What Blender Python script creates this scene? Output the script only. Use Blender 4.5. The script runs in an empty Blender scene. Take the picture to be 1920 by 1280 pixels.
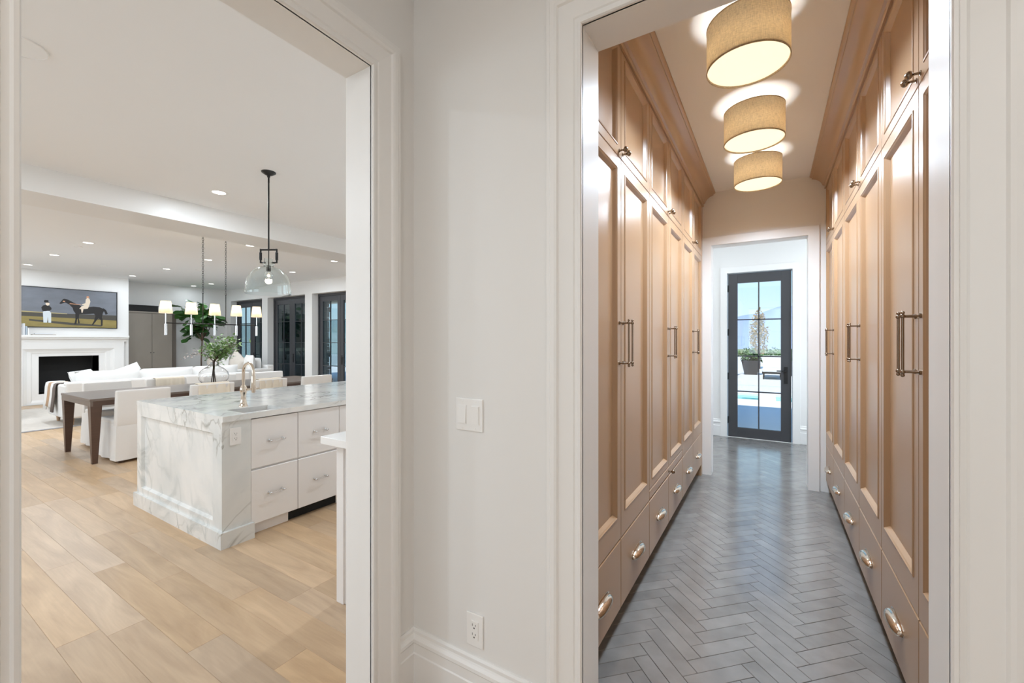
import bpy, bmesh, math, random
from mathutils import Vector, Matrix
random.seed(7)
PI = math.pi
scene = bpy.context.scene
C = scene.collection

# ------------------------------------------------------------------ camera, world, sun, exposure
FPX, HORIZ, YAW, CAMH = 794.0, 638.0, 31.4704, 1.43
cd = bpy.data.cameras.new('camera'); cam = bpy.data.objects.new('camera', cd); C.objects.link(cam)
cd.sensor_width = 36.0; cd.lens = FPX / 1920 * 36.0; cd.shift_y = (HORIZ - 640) / 1920
cd.clip_start = 0.02; cd.clip_end = 20000
cam.location = (0, 0, CAMH); cam.rotation_euler = (PI / 2, 0, math.radians(YAW))
scene.camera = cam

w = bpy.data.worlds.new('sky'); scene.world = w; w.use_nodes = True
wn = w.node_tree; bg = wn.nodes['Background']
tcw = wn.nodes.new('ShaderNodeTexCoord'); sxyz = wn.nodes.new('ShaderNodeSeparateXYZ'); ramp = wn.nodes.new('ShaderNodeValToRGB')
wn.links.new(tcw.outputs['Generated'], sxyz.inputs[0]); wn.links.new(sxyz.outputs['Z'], ramp.inputs[0]); wn.links.new(ramp.outputs[0], bg.inputs[0])
el = ramp.color_ramp.elements; el[0].position = 0.0; el[0].color = (.66, .83, .93, 1); el[1].position = 1.0; el[1].color = (.10, .27, .68, 1)
em = el.new(.2); em.color = (.42, .72, .93, 1); em = el.new(.5); em.color = (.2, .44, .82, 1)      # clear sky: pale at the horizon, deeper overhead
bg.inputs[1].default_value = 1.4

sd = bpy.data.lights.new('sun', 'SUN'); sun = bpy.data.objects.new('sun', sd); C.objects.link(sun)
sd.energy = 5.5; sd.angle = math.radians(0.6); sd.color = (1, .96, .9)
sun.rotation_euler = Vector((0.12, 1.0, -1.45)).to_track_quat('-Z', 'Y').to_euler()

vs = scene.view_settings
vs.view_transform = 'Standard'; vs.look = 'None'; vs.gamma = 1.0; vs.use_curve_mapping = False
vs.exposure = 0.0
cy = scene.cycles
cy.max_bounces = 12; cy.diffuse_bounces = 6; cy.glossy_bounces = 4; cy.transmission_bounces = 10; cy.transparent_max_bounces = 16
cy.sample_clamp_indirect = 6.0; cy.caustics_reflective = False; cy.caustics_refractive = False; cy.blur_glossy = 0.5
P_RECESS, P_PANTRY, P_HALL, P_VEST = 25.5, 4.2, 8.5, 9.0
def window_fill(loc, sx, sy, power, rot, col=(.84, .92, 1.0)):
    d = bpy.data.lights.new('window_fill_lamp', 'AREA'); d.shape = 'RECTANGLE'; d.size = sx; d.size_y = sy; d.energy = power; d.color = col
    o = bpy.data.objects.new('window_fill_lamp', d); C.objects.link(o); o.location = loc; o.rotation_euler = rot; return o
for xw, pw in ((-11.3, 46), (-7.6, 46), (-3.9, 24)): window_fill((xw, -3.18, 1.8), 2.4, 1.6, pw, (PI / 2, 0, 0))      # fill lamps in unseen kitchen windows, added to brighten the great room
window_fill((.4, -3.18, 1.75), 2.2, 1.6, 12.5, (PI / 2, 0, 0), (.95, .97, 1))                          # fill lamp in an unseen hall window, added to light the hall
window_fill((-1.43, 6.1, 1.5), 1.9, 1.2, 26, (0, -PI / 2, 0)); window_fill((1.43, 6.1, 1.5), 1.9, 1.2, 26, (0, PI / 2, 0))   # vestibule side windows

# ------------------------------------------------------------------ materials
def srgb(r, g, b):
    f = lambda c: (c / 12.92 if c <= 0.04045 else ((c + 0.055) / 1.055) ** 2.4)
    return (f(r / 255), f(g / 255), f(b / 255), 1)
def mat(name, col, rough=0.5, metal=0.0, spec=0.5, emit=None, estr=0.0, noise=0.0, nscale=8.0, bump=0.0, bscale=200.0, coat=0.0, stretch=None):
    m = bpy.data.materials.new(name); m.use_nodes = True; t = m.node_tree; n = t.nodes; p = n['Principled BSDF']
    p.inputs['Base Color'].default_value = col; p.inputs['Roughness'].default_value = rough
    p.inputs['Metallic'].default_value = metal; p.inputs['Specular IOR Level'].default_value = spec
    p.inputs['Coat Weight'].default_value = coat
    if emit: p.inputs['Emission Color'].default_value = emit; p.inputs['Emission Strength'].default_value = estr
    if noise or bump:
        tc = n.new('ShaderNodeTexCoord'); mp = n.new('ShaderNodeMapping'); t.links.new(tc.outputs['Object'], mp.inputs[0])
        if stretch: mp.inputs['Scale'].default_value = stretch
    if noise:
        nz = n.new('ShaderNodeTexNoise'); nz.inputs['Scale'].default_value = nscale; nz.inputs['Detail'].default_value = 4
        t.links.new(mp.outputs[0], nz.inputs['Vector'])
        mx = n.new('ShaderNodeMix'); mx.data_type = 'RGBA'
        mx.inputs[6].default_value = [c * (1 - noise) for c in col[:3]] + [1]
        mx.inputs[7].default_value = [min(1, c * (1 + noise)) for c in col[:3]] + [1]
        t.links.new(nz.outputs['Fac'], mx.inputs[0]); t.links.new(mx.outputs[2], p.inputs['Base Color'])
    if bump:
        nb = n.new('ShaderNodeTexNoise'); nb.inputs['Scale'].default_value = bscale; nb.inputs['Detail'].default_value = 3
        t.links.new(mp.outputs[0], nb.inputs['Vector'])
        bp = n.new('ShaderNodeBump'); bp.inputs['Strength'].default_value = bump; bp.inputs['Distance'].default_value = 0.004
        t.links.new(nb.outputs['Fac'], bp.inputs['Height']); t.links.new(bp.outputs[0], p.inputs['Normal'])
    return m
def glass_mat(name, tint=(1, 1, 1, 1), refl=1.0):
    """flat pane: straight-through transmission with fresnel mirror"""
    m = bpy.data.materials.new(name); m.use_nodes = True; t = m.node_tree; n = t.nodes; n.clear()
    o = n.new('ShaderNodeOutputMaterial'); tr = n.new('ShaderNodeBsdfTransparent'); gl = n.new('ShaderNodeBsdfGlossy')
    tr.inputs[0].default_value = tint; gl.inputs['Roughness'].default_value = 0.0; gl.inputs[0].default_value = (refl, refl, refl, 1)
    fr = n.new('ShaderNodeFresnel'); mx = n.new('ShaderNodeMixShader')
    ge = n.new('ShaderNodeNewGeometry'); io = n.new('ShaderNodeMapRange'); io.inputs[3].default_value = 1.5; io.inputs[4].default_value = 1 / 1.5
    t.links.new(ge.outputs['Backfacing'], io.inputs[0]); t.links.new(io.outputs[0], fr.inputs[0])
    t.links.new(fr.outputs[0], mx.inputs[0]); t.links.new(tr.outputs[0], mx.inputs[1]); t.links.new(gl.outputs[0], mx.inputs[2])
    t.links.new(mx.outputs[0], o.inputs[0]); return m
def shade_mat(name, col, tcol, weave=True, fac=0.5):
    m = bpy.data.materials.new(name); m.use_nodes = True; t = m.node_tree; n = t.nodes; n.clear()
    o = n.new('ShaderNodeOutputMaterial'); d = n.new('ShaderNodeBsdfDiffuse'); tr = n.new('ShaderNodeBsdfTranslucent'); mx = n.new('ShaderNodeMixShader')
    mx.inputs[0].default_value = fac; d.inputs[0].default_value = col; tr.inputs[0].default_value = tcol
    if weave:
        tc = n.new('ShaderNodeTexCoord'); mp = n.new('ShaderNodeMapping'); mp.inputs['Scale'].default_value = (60, 60, 420)
        n1 = n.new('ShaderNodeTexNoise'); n1.inputs['Scale'].default_value = 1.0; n1.inputs['Detail'].default_value = 2
        mp2 = n.new('ShaderNodeMapping'); mp2.inputs['Scale'].default_value = (380, 380, 40)
        n2 = n.new('ShaderNodeTexNoise'); n2.inputs['Scale'].default_value = 1.0; n2.inputs['Detail'].default_value = 2
        ad = n.new('ShaderNodeMath'); ad.operation = 'ADD'; rp = n.new('ShaderNodeMapRange'); rp.inputs[1].default_value = .7; rp.inputs[2].default_value = 1.3; rp.inputs[3].default_value = .72; rp.inputs[4].default_value = 1.1
        t.links.new(tc.outputs['Object'], mp.inputs[0]); t.links.new(tc.outputs['Object'], mp2.inputs[0])
        t.links.new(mp.outputs[0], n1.inputs['Vector']); t.links.new(mp2.outputs[0], n2.inputs['Vector'])
        t.links.new(n1.outputs['Fac'], ad.inputs[0]); t.links.new(n2.outputs['Fac'], ad.inputs[1]); t.links.new(ad.outputs[0], rp.inputs[0])
        for sh, cc in ((d, col), (tr, tcol)):
            vm = n.new('ShaderNodeVectorMath'); vm.operation = 'SCALE'; vm.inputs[0].default_value = cc[:3]
            t.links.new(rp.outputs[0], vm.inputs['Scale']); t.links.new(vm.outputs[0], sh.inputs[0])
    t.links.new(d.outputs[0], mx.inputs[1]); t.links.new(tr.outputs[0], mx.inputs[2]); t.links.new(mx.outputs[0], o.inputs[0]); return m
def emis(name, col, s):
    m = bpy.data.materials.new(name); m.use_nodes = True; t = m.node_tree; t.nodes.clear()
    o = t.nodes.new('ShaderNodeOutputMaterial'); e = t.nodes.new('ShaderNodeEmission'); e.inputs[0].default_value = col; e.inputs[1].default_value = s
    t.links.new(e.outputs[0], o.inputs[0]); return m
def real_glass(name, col=(1, 1, 1, 1), rough=0.0):
    m = bpy.data.materials.new(name); m.use_nodes = True; t = m.node_tree; t.nodes.clear(); n = t.nodes
    o = n.new('ShaderNodeOutputMaterial'); g = n.new('ShaderNodeBsdfGlass'); g.inputs[0].default_value = col; g.inputs['Roughness'].default_value = rough; g.inputs['IOR'].default_value = 1.45
    t.links.new(g.outputs[0], o.inputs[0]); return m
def wood_floor_mat():
    m = bpy.data.materials.new('oak_plank'); m.use_nodes = True; t = m.node_tree; n = t.nodes; L = t.links; p = n['Principled BSDF']
    ge = n.new('ShaderNodeNewGeometry'); oi = n.new('ShaderNodeObjectInfo')
    cb = n.new('ShaderNodeCombineXYZ'); ml = n.new('ShaderNodeMath'); ml.operation = 'MULTIPLY'; ml.inputs[1].default_value = 37.0
    L.new(oi.outputs['Random'], ml.inputs[0]); L.new(ml.outputs[0], cb.inputs[2]); L.new(ml.outputs[0], cb.inputs[0])
    ad = n.new('ShaderNodeVectorMath'); L.new(ge.outputs['Position'], ad.inputs[0]); L.new(cb.outputs[0], ad.inputs[1])
    mp = n.new('ShaderNodeMapping'); mp.inputs['Scale'].default_value = (1.1, 6.5, 1); L.new(ad.outputs[0], mp.inputs[0])
    n1 = n.new('ShaderNodeTexNoise'); n1.inputs['Scale'].default_value = 1.6; n1.inputs['Detail'].default_value = 6; n1.inputs['Distortion'].default_value = 1.2; L.new(mp.outputs[0], n1.inputs['Vector'])
    mp2 = n.new('ShaderNodeMapping'); mp2.inputs['Scale'].default_value = (5, 110, 1); L.new(ad.outputs[0], mp2.inputs[0])
    n2 = n.new('ShaderNodeTexNoise'); n2.inputs['Scale'].default_value = 1.0; n2.inputs['Detail'].default_value = 3; L.new(mp2.outputs[0], n2.inputs['Vector'])
    cr = n.new('ShaderNodeValToRGB'); e = cr.color_ramp.elements
    e[0].position = .25; e[0].color = srgb(174, 147, 118); e[1].position = .72; e[1].color = srgb(199, 171, 139)
    L.new(n1.outputs['Fac'], cr.inputs[0])
    mr = n.new('ShaderNodeMapRange'); mr.inputs[3].default_value = .86; mr.inputs[4].default_value = 1.10; L.new(oi.outputs['Random'], mr.inputs[0])
    mr2 = n.new('ShaderNodeMapRange'); mr2.inputs[1].default_value = .25; mr2.inputs[2].default_value = .75; mr2.inputs[3].default_value = .95; mr2.inputs[4].default_value = 1.04; L.new(n2.outputs['Fac'], mr2.inputs[0])
    mm = n.new('ShaderNodeMath'); mm.operation = 'MULTIPLY'; L.new(mr.outputs[0], mm.inputs[0]); L.new(mr2.outputs[0], mm.inputs[1])
    # knots
    vo = n.new('ShaderNodeTexVoronoi'); vo.inputs['Scale'].default_value = 1.7; mp3 = n.new('ShaderNodeMapping'); mp3.inputs['Scale'].default_value = (.55, 1, 1)
    L.new(ad.outputs[0], mp3.inputs[0]); L.new(mp3.outputs[0], vo.inputs['Vector'])
    kr = n.new('ShaderNodeMapRange'); kr.inputs[1].default_value = .012; kr.inputs[2].default_value = .03; kr.inputs[3].default_value = .42; kr.inputs[4].default_value = 1.0; L.new(vo.outputs['Distance'], kr.inputs[0])
    mk = n.new('ShaderNodeMath'); mk.operation = 'MULTIPLY'; L.new(mm.outputs[0], mk.inputs[0]); L.new(kr.outputs[0], mk.inputs[1])
    sc = n.new('ShaderNodeVectorMath'); sc.operation = 'SCALE'; L.new(cr.outputs[0], sc.inputs[0]); L.new(mk.outputs[0], sc.inputs['Scale'])
    hs = n.new('ShaderNodeHueSaturation'); L.new(sc.outputs[0], hs.inputs['Color'])
    mr3 = n.new('ShaderNodeMapRange'); mr3.inputs[3].default_value = .85; mr3.inputs[4].default_value = 1.12
    fr = n.new('ShaderNodeMath'); fr.operation = 'FRACT'; L.new(ml.outputs[0], fr.inputs[0]); L.new(fr.outputs[0], mr3.inputs[0]); L.new(mr3.outputs[0], hs.inputs['Saturation'])
    L.new(hs.outputs[0], p.inputs['Base Color']); p.inputs['Roughness'].default_value = .42; p.inputs['Specular IOR Level'].default_value = .35
    return m
def tile_mat():
    m = bpy.data.materials.new('slate_tile'); m.use_nodes = True; t = m.node_tree; n = t.nodes; L = t.links; p = n['Principled BSDF']
    ge = n.new('ShaderNodeNewGeometry'); oi = n.new('ShaderNodeObjectInfo')
    n1 = n.new('ShaderNodeTexNoise'); n1.inputs['Scale'].default_value = 9; n1.inputs['Detail'].default_value = 6; L.new(ge.outputs['Position'], n1.inputs['Vector'])
    cr = n.new('ShaderNodeValToRGB'); e = cr.color_ramp.elements
    e[0].position = .3; e[0].color = srgb(119, 116, 112); e[1].position = .7; e[1].color = srgb(133, 130, 126); L.new(n1.outputs['Fac'], cr.inputs[0])
    mr = n.new('ShaderNodeMapRange'); mr.inputs[3].default_value = .9; mr.inputs[4].default_value = 1.1; L.new(oi.outputs['Random'], mr.inputs[0])
    sc = n.new('ShaderNodeVectorMath'); sc.operation = 'SCALE'; L.new(cr.outputs[0], sc.inputs[0]); L.new(mr.outputs[0], sc.inputs['Scale'])
    L.new(sc.outputs[0], p.inputs['Base Color'])
    rr = n.new('ShaderNodeMapRange'); p.inputs['Specular IOR Level'].default_value = 1.0; rr.inputs[3].default_value = .13; rr.inputs[4].default_value = .2; L.new(n1.outputs['Fac'], rr.inputs[0]); L.new(rr.outputs[0], p.inputs['Roughness'])
    n3 = n.new('ShaderNodeTexNoise'); n3.inputs['Scale'].default_value = 22; n3.inputs['Detail'].default_value = 3; L.new(ge.outputs['Position'], n3.inputs['Vector'])
    bp = n.new('ShaderNodeBump'); bp.inputs['Strength'].default_value = .05; bp.inputs['Distance'].default_value = .008
    L.new(n3.outputs['Fac'], bp.inputs['Height']); L.new(bp.outputs[0], p.inputs['Normal'])
    return m
def marble_mat():
    m = bpy.data.materials.new('marble'); m.use_nodes = True; t = m.node_tree; n = t.nodes; L = t.links; p = n['Principled BSDF']
    ge = n.new('ShaderNodeNewGeometry'); mp = n.new('ShaderNodeCombineXYZ')
    d1 = Vector((-.36, .8, 1)).normalized(); d2 = d1.cross(Vector((0, 1, 0))).normalized(); d3 = d1.cross(d2)
    for i_, (dd, sc_) in enumerate(((d1, .42), (d2, 1.5), (d3, 1.5))):
        dp = n.new('ShaderNodeVectorMath'); dp.operation = 'DOT_PRODUCT'; dp.inputs[1].default_value = dd * sc_; L.new(ge.outputs['Position'], dp.inputs[0]); L.new(dp.outputs['Value'], mp.inputs[i_])
    def vein(scale, width, dist, off):
        mo = n.new('ShaderNodeMapping'); mo.inputs['Location'].default_value = off; L.new(mp.outputs[0], mo.inputs[0])
        nz = n.new('ShaderNodeTexNoise'); nz.inputs['Scale'].default_value = scale; nz.inputs['Detail'].default_value = 5; nz.inputs['Roughness'].default_value = .5; nz.inputs['Distortion'].default_value = dist; L.new(mo.outputs[0], nz.inputs['Vector'])
        a = n.new('ShaderNodeMath'); a.operation = 'SUBTRACT'; a.inputs[1].default_value = .5; L.new(nz.outputs['Fac'], a.inputs[0])
        b = n.new('ShaderNodeMath'); b.operation = 'ABSOLUTE'; L.new(a.outputs[0], b.inputs[0])
        r = n.new('ShaderNodeMapRange'); r.inputs[1].default_value = 0; r.inputs[2].default_value = width; r.inputs[3].default_value = 1; r.inputs[4].default_value = 0; L.new(b.outputs[0], r.inputs[0])
        return r.outputs[0]
    def masked(sock, scale, lo, hi, off):
        mo = n.new('ShaderNodeMapping'); mo.inputs['Location'].default_value = off; L.new(ge.outputs['Position'], mo.inputs[0])
        nz = n.new('ShaderNodeTexNoise'); nz.inputs['Scale'].default_value = scale; L.new(mo.outputs[0], nz.inputs['Vector'])
        r = n.new('ShaderNodeMapRange'); r.inputs[1].default_value = lo; r.inputs[2].default_value = hi; L.new(nz.outputs['Fac'], r.inputs[0])
        k = n.new('ShaderNodeMath'); k.operation = 'MULTIPLY'; L.new(sock, k.inputs[0]); L.new(r.outputs[0], k.inputs[1]); return k.outputs[0]
    v1 = masked(vein(1.5, .012, .7, (3, 1, 2)), 1.4, .46, .6, (0, 0, 0)); v2 = masked(vein(2.2, .05, .9, (8, 4, 1)), 1.1, .4, .65, (5, 2, 1))
    nb = n.new('ShaderNodeTexNoise'); nb.inputs['Scale'].default_value = 2.2; nb.inputs['Detail'].default_value = 5; L.new(mp.outputs[0], nb.inputs['Vector'])
    cr = n.new('ShaderNodeValToRGB'); e = cr.color_ramp.elements; e[0].position = .3; e[0].color = srgb(214, 216, 214); e[1].position = .6; e[1].color = srgb(233, 231, 227); L.new(nb.outputs['Fac'], cr.inputs[0])
    m1 = n.new('ShaderNodeMix'); m1.data_type = 'RGBA'; m1.inputs[7].default_value = srgb(164, 171, 170); L.new(cr.outputs[0], m1.inputs[6])
    f2 = n.new('ShaderNodeMath'); f2.operation = 'MULTIPLY'; f2.inputs[1].default_value = .6; L.new(v2, f2.inputs[0]); L.new(f2.outputs[0], m1.inputs[0])
    m2 = n.new('ShaderNodeMix'); m2.data_type = 'RGBA'; m2.inputs[7].default_value = srgb(128, 124, 112); L.new(m1.outputs[2], m2.inputs[6])
    f1 = n.new('ShaderNodeMath'); f1.operation = 'MULTIPLY'; f1.inputs[1].default_value = .75; L.new(v1, f1.inputs[0]); L.new(f1.outputs[0], m2.inputs[0])
    L.new(m2.outputs[2], p.inputs['Base Color']); p.inputs['Roughness'].default_value = .12
    return m

M = dict(
    wall=mat('wall_paint', srgb(230, 228, 225), .55, bump=.02, bscale=400, spec=.3),
    ceil=mat('ceiling_paint', srgb(240, 240, 240), .6, spec=.25),
    trim=mat('trim_paint', srgb(234, 232, 229), .38, spec=.5),
    cab=mat('cabinet_paint', srgb(172, 139, 106), .30, spec=.95, noise=.03, nscale=6, bump=.01, bscale=300),
    cabin=mat('cabinet_carcass', srgb(120, 94, 74), .6),
    nickel=mat('polished_nickel', srgb(214, 200, 184), .12, metal=1),
    bronze=mat('aged_nickel', srgb(146, 130, 114), .2, metal=1),
    chrome=mat('chrome', srgb(226, 228, 230), .08, metal=1),
    black=mat('black_metal', srgb(28, 27, 27), .35, spec=.4),
    blackm=mat('black_matte', srgb(12, 12, 12), .7),
    charcoal=mat('charcoal_door_paint', srgb(64, 64, 67), .4),
    white=mat('white_plastic', srgb(238, 236, 233), .3),
    slot=mat('dark_slot', srgb(60, 56, 52), .6),
    whitecab=mat('white_cabinet', srgb(234, 231, 229), .3),
    quartz=mat('white_quartz', srgb(240, 239, 237), .12),
    oak=wood_floor_mat(), tile=tile_mat(), marble=marble_mat(),
    subfloor=mat('subfloor', srgb(120, 96, 72), .8), grout=mat('grout', srgb(70, 72, 75), .8),
    walnut=mat('dark_walnut', srgb(84, 62, 50), .3, noise=.25, nscale=5, stretch=(1, 1, 12)),
    tabletop=mat('table_top', srgb(112, 98, 88), .3, noise=.12, nscale=8, stretch=(10, 1, 1)),
    linen=mat('white_linen', srgb(228, 224, 219), .9, bump=.25, bscale=250, spec=.1),
    linen2=mat('oat_linen', srgb(212, 203, 192), .9, bump=.25, bscale=250, spec=.1),
    cream=mat('cream_throw', srgb(222, 210, 192), .95, bump=.4, bscale=180, spec=.1),
    sofa=mat('white_upholstery', srgb(220, 218, 215), .9, bump=.15, bscale=300, spec=.1),
    tan=mat('tan_wool', srgb(178, 148, 120), .95), grey_wool=mat('grey_wool', srgb(112, 102, 96), .95),
    rug=mat('woven_rug', srgb(198, 190, 180), .95, noise=.12, nscale=14, bump=.4, bscale=120),
    rug_edge=mat('rug_border', srgb(150, 148, 148), .95, noise=.45, nscale=16),
    armoire=mat('weathered_grey_wood', srgb(136, 128, 118), .5, noise=.14, nscale=4, stretch=(1, 1, .5)),
    armoire_dark=mat('armoire_edge', srgb(92, 84, 76), .5),
    leaf=mat('fig_leaf', srgb(58, 98, 44), .35, noise=.3, nscale=5), leaf2=mat('pale_leaf', srgb(128, 160, 98), .5, noise=.25, nscale=12),
    bark=mat('bark', srgb(92, 72, 58), .9, noise=.3, nscale=20),
    blossom=mat('blossom', srgb(222, 205, 198), .8),
    pane=glass_mat('window_pane', (.97, .98, .98, 1)), pane_dark=glass_mat('tinted_pane', (.72, .78, .79, 1)),
    glass=real_glass('clear_glass'), glass_g=real_glass('clear_lamp_glass', (.97, .99, .99, 1)),
    shade=shade_mat('linen_shade', srgb(232, 219, 198), srgb(244, 233, 212), True, .5),
    shade_in=shade_mat('white_shade', srgb(240, 232, 215), srgb(250, 238, 212), False, .5),
    diffuser=mat('lamp_diffuser', srgb(250, 240, 215), .5, emit=srgb(255, 240, 205), estr=1.0),
    lens=emis('downlight_lens', srgb(255, 250, 242), 6.0), bulb=emis('bulb', srgb(255, 214, 160), 22.0),
    stone=mat('porch_stone', srgb(118, 114, 108), .85, noise=.3, nscale=7, bump=.5, bscale=12),
    conc=mat('deck_concrete', srgb(222, 219, 214), .8, noise=.05, nscale=1.5), beige=mat('beam_paint', srgb(206, 190, 165), .7),
    water=mat('pool_water', srgb(96, 196, 200), .05, spec=.6), pot=mat('dark_planter', srgb(58, 58, 60), .6),
    autumn=mat('autumn_leaf', srgb(166, 138, 84), .7, noise=.35, nscale=3), green=mat('shrub_leaf', srgb(84, 118, 62), .7, noise=.35, nscale=4),
    valley=mat('valley_ground', srgb(140, 152, 112), .95, noise=.3, nscale=.03), mount=mat('mountain_haze_blue', srgb(150, 168, 194), .95, noise=.1, nscale=.004),  # mountain colour has the haze of distance mixed into its blue-grey
    screen_sky=mat('picture_sky', srgb(112, 116, 124), .5, noise=.3, nscale=2.6, stretch=(1, 1, 2.4)), screen_land=mat('picture_land', srgb(140, 124, 70), .5, noise=.3, nscale=4, stretch=(1, 1, 3)),
    p_dark=mat('picture_dark', srgb(24, 20, 18), .5), p_band=mat('picture_far_land', srgb(70, 66, 58), .5), p_cream=mat('picture_cream', srgb(226, 208, 186), .5), p_blue=mat('picture_pale', srgb(205, 212, 216), .5), p_skin=mat('picture_skin', srgb(205, 150, 115), .5), p_gold=mat('picture_light_band', srgb(176, 160, 112), .5),
    book=mat('pale_book', srgb(214, 216, 220), .6), book2=mat('blue_grey_book', srgb(168, 178, 188), .6), tray=mat('stone_tray', srgb(186, 178, 170), .5), steel=mat('sink_dark', srgb(58, 62, 62), .35),
    soil=mat('soil', srgb(60, 48, 38), .9), basket=mat('wicker', srgb(168, 140, 104), .9, bump=.6, bscale=60),
    acrylic=real_glass('acrylic'),
)

# ------------------------------------------------------------------ mesh helpers
def root_of(o):
    while o.parent: o = o.parent
    return o
class MB:
    def __init__(s): s.v = []; s.f = []
    def add(s, vs_, fs): b = len(s.v); s.v += [tuple(p) for p in vs_]; s.f += [tuple(i + b for i in f) for f in fs]; return s
    def box(s, x0, x1, y0, y1, z0, z1):
        x0, x1 = min(x0, x1), max(x0, x1); y0, y1 = min(y0, y1), max(y0, y1); z0, z1 = min(z0, z1), max(z0, z1)
        return s.add([(x0, y0, z0), (x1, y0, z0), (x1, y1, z0), (x0, y1, z0), (x0, y0, z1), (x1, y0, z1), (x1, y1, z1), (x0, y1, z1)],
                     [(0, 3, 2, 1), (4, 5, 6, 7), (0, 1, 5, 4), (1, 2, 6, 5), (2, 3, 7, 6), (3, 0, 4, 7)])
    def tube(s, path, r, n=10, caps=True):
        P = [Vector(p) for p in path]; R = r if isinstance(r, (list, tuple)) else [r] * len(P)
        T = [(P[min(i + 1, len(P) - 1)] - P[max(i - 1, 0)]).normalized() for i in range(len(P))]
        up = Vector((0, 0, 1)) if abs(T[0].z) < .9 else Vector((1, 0, 0)); a = T[0].cross(up).normalized(); V = []
        for i, p in enumerate(P):
            a = (a - T[i] * a.dot(T[i])).normalized(); b = T[i].cross(a)
            V += [p + (a * math.cos(2 * PI * k / n) + b * math.sin(2 * PI * k / n)) * R[i] for k in range(n)]
        F = [(i * n + k, i * n + (k + 1) % n, (i + 1) * n + (k + 1) % n, (i + 1) * n + k) for i in range(len(P) - 1) for k in range(n)]
        if caps: F += [tuple(range(n - 1, -1, -1)), tuple(range((len(P) - 1) * n, len(P) * n))]
        return s.add(V, F)
    def lathe(s, prof, n=24, c=(0, 0, 0), caps=False):
        V = [(c[0] + r * math.cos(2 * PI * k / n), c[1] + r * math.sin(2 * PI * k / n), c[2] + z) for r, z in prof for k in range(n)]
        F = [(i * n + k, i * n + (k + 1) % n, (i + 1) * n + (k + 1) % n, (i + 1) * n + k) for i in range(len(prof) - 1) for k in range(n)]
        if caps: F += [tuple(range(n - 1, -1, -1)), tuple(range((len(prof) - 1) * n, len(prof) * n))]
        return s.add(V, F)
    def ball(s, c, r, n=12, sc=(1, 1, 1)):
        prof = [(max(1e-5, r * math.sin(PI * i / (n // 2 + 2))), -r * math.cos(PI * i / (n // 2 + 2))) for i in range(n // 2 + 3)]
        b = len(s.v); s.lathe(prof, n)
        for i in range(b, len(s.v)): x, y, z = s.v[i]; s.v[i] = (c[0] + x * sc[0], c[1] + y * sc[1], c[2] + z * sc[2])
        return s
    def prism(s, poly, fn, a, b):
        n = len(poly); V = [fn(p[0], p[1], a) for p in poly] + [fn(p[0], p[1], b) for p in poly]
        return s.add(V, [tuple(range(n))[::-1], tuple(range(n, 2 * n))] + [(i, (i + 1) % n, n + (i + 1) % n, n + i) for i in range(n)])
    def rings(s, rings, cap0=False, cap1=False, closed=True):
        n = len(rings[0]); V = [p for r in rings for p in r]; m = n if closed else n - 1
        F = [(i * n + k, i * n + (k + 1) % n, (i + 1) * n + (k + 1) % n, (i + 1) * n + k) for i in range(len(rings) - 1) for k in range(m)]
        if cap0: F.append(tuple(range(n - 1, -1, -1)))
        if cap1: F.append(tuple(range((len(rings) - 1) * n, len(rings) * n)))
        return s.add(V, F)
    def build(s, name, m, parent=None, smooth=None, bevel=0, seg=2, mats=None):
        off = root_of(parent).location if parent else Vector((0, 0, 0))
        me = bpy.data.meshes.new(name); me.from_pydata([(x - off.x, y - off.y, z - off.z) for x, y, z in s.v], [], s.f)
        bm = bmesh.new(); bm.from_mesh(me)
        if bevel: bmesh.ops.bevel(bm, geom=bm.edges[:], offset=bevel, segments=seg, affect='EDGES', profile=.5)
        bmesh.ops.recalc_face_normals(bm, faces=bm.faces[:]); bm.to_mesh(me); bm.free()
        if smooth is not None:
            me.polygons.foreach_set('use_smooth', [True] * len(me.polygons)); me.set_sharp_from_angle(angle=math.radians(smooth))
        me.materials.append(M[m] if isinstance(m, str) else m)
        o = bpy.data.objects.new(name, me); C.objects.link(o)
        if parent: o.parent = parent
        return o
def tag(o, label, cat, group=None):
    o['label'] = label; o['category'] = cat
    if group: o['group'] = group
    return o
def thing(name, label, cat, loc=(0, 0, 0), group=None, rz=0):
    o = bpy.data.objects.new(name, None); C.objects.link(o); o.location = loc; o.rotation_euler = (0, 0, rz); o.empty_display_size = .1
    return tag(o, label, cat, group)
def struct(o, label=None):
    o['kind'] = 'structure'
    if label: o['label'] = label
    return o
def box(name, m, x0, x1, y0, y1, z0, z1, parent=None, bevel=0): return MB().box(x0, x1, y0, y1, z0, z1).build(name, m, parent, bevel=bevel)
def copy_tree(o, parent=None):
    c = o.copy(); C.objects.link(c); c.parent = parent
    for ch in list(o.children): copy_tree(ch, c)
    return c
def lamp(kind, loc, power, parent, col=(1, .9, .78), size=.1, spread=PI):
    d = bpy.data.lights.new('lamp_light', kind); d.energy = power; d.color = col
    if kind == 'AREA': d.shape = 'DISK'; d.size = size; d.spread = spread
    else: d.shadow_soft_size = size
    o = bpy.data.objects.new('lamp_light', d); C.objects.link(o)
    if parent: o.parent = parent; o.location = Vector(loc) - root_of(parent).location
    else: o.location = loc
    return o
def smoothstep(t): return t * t * (3 - 2 * t)

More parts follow.
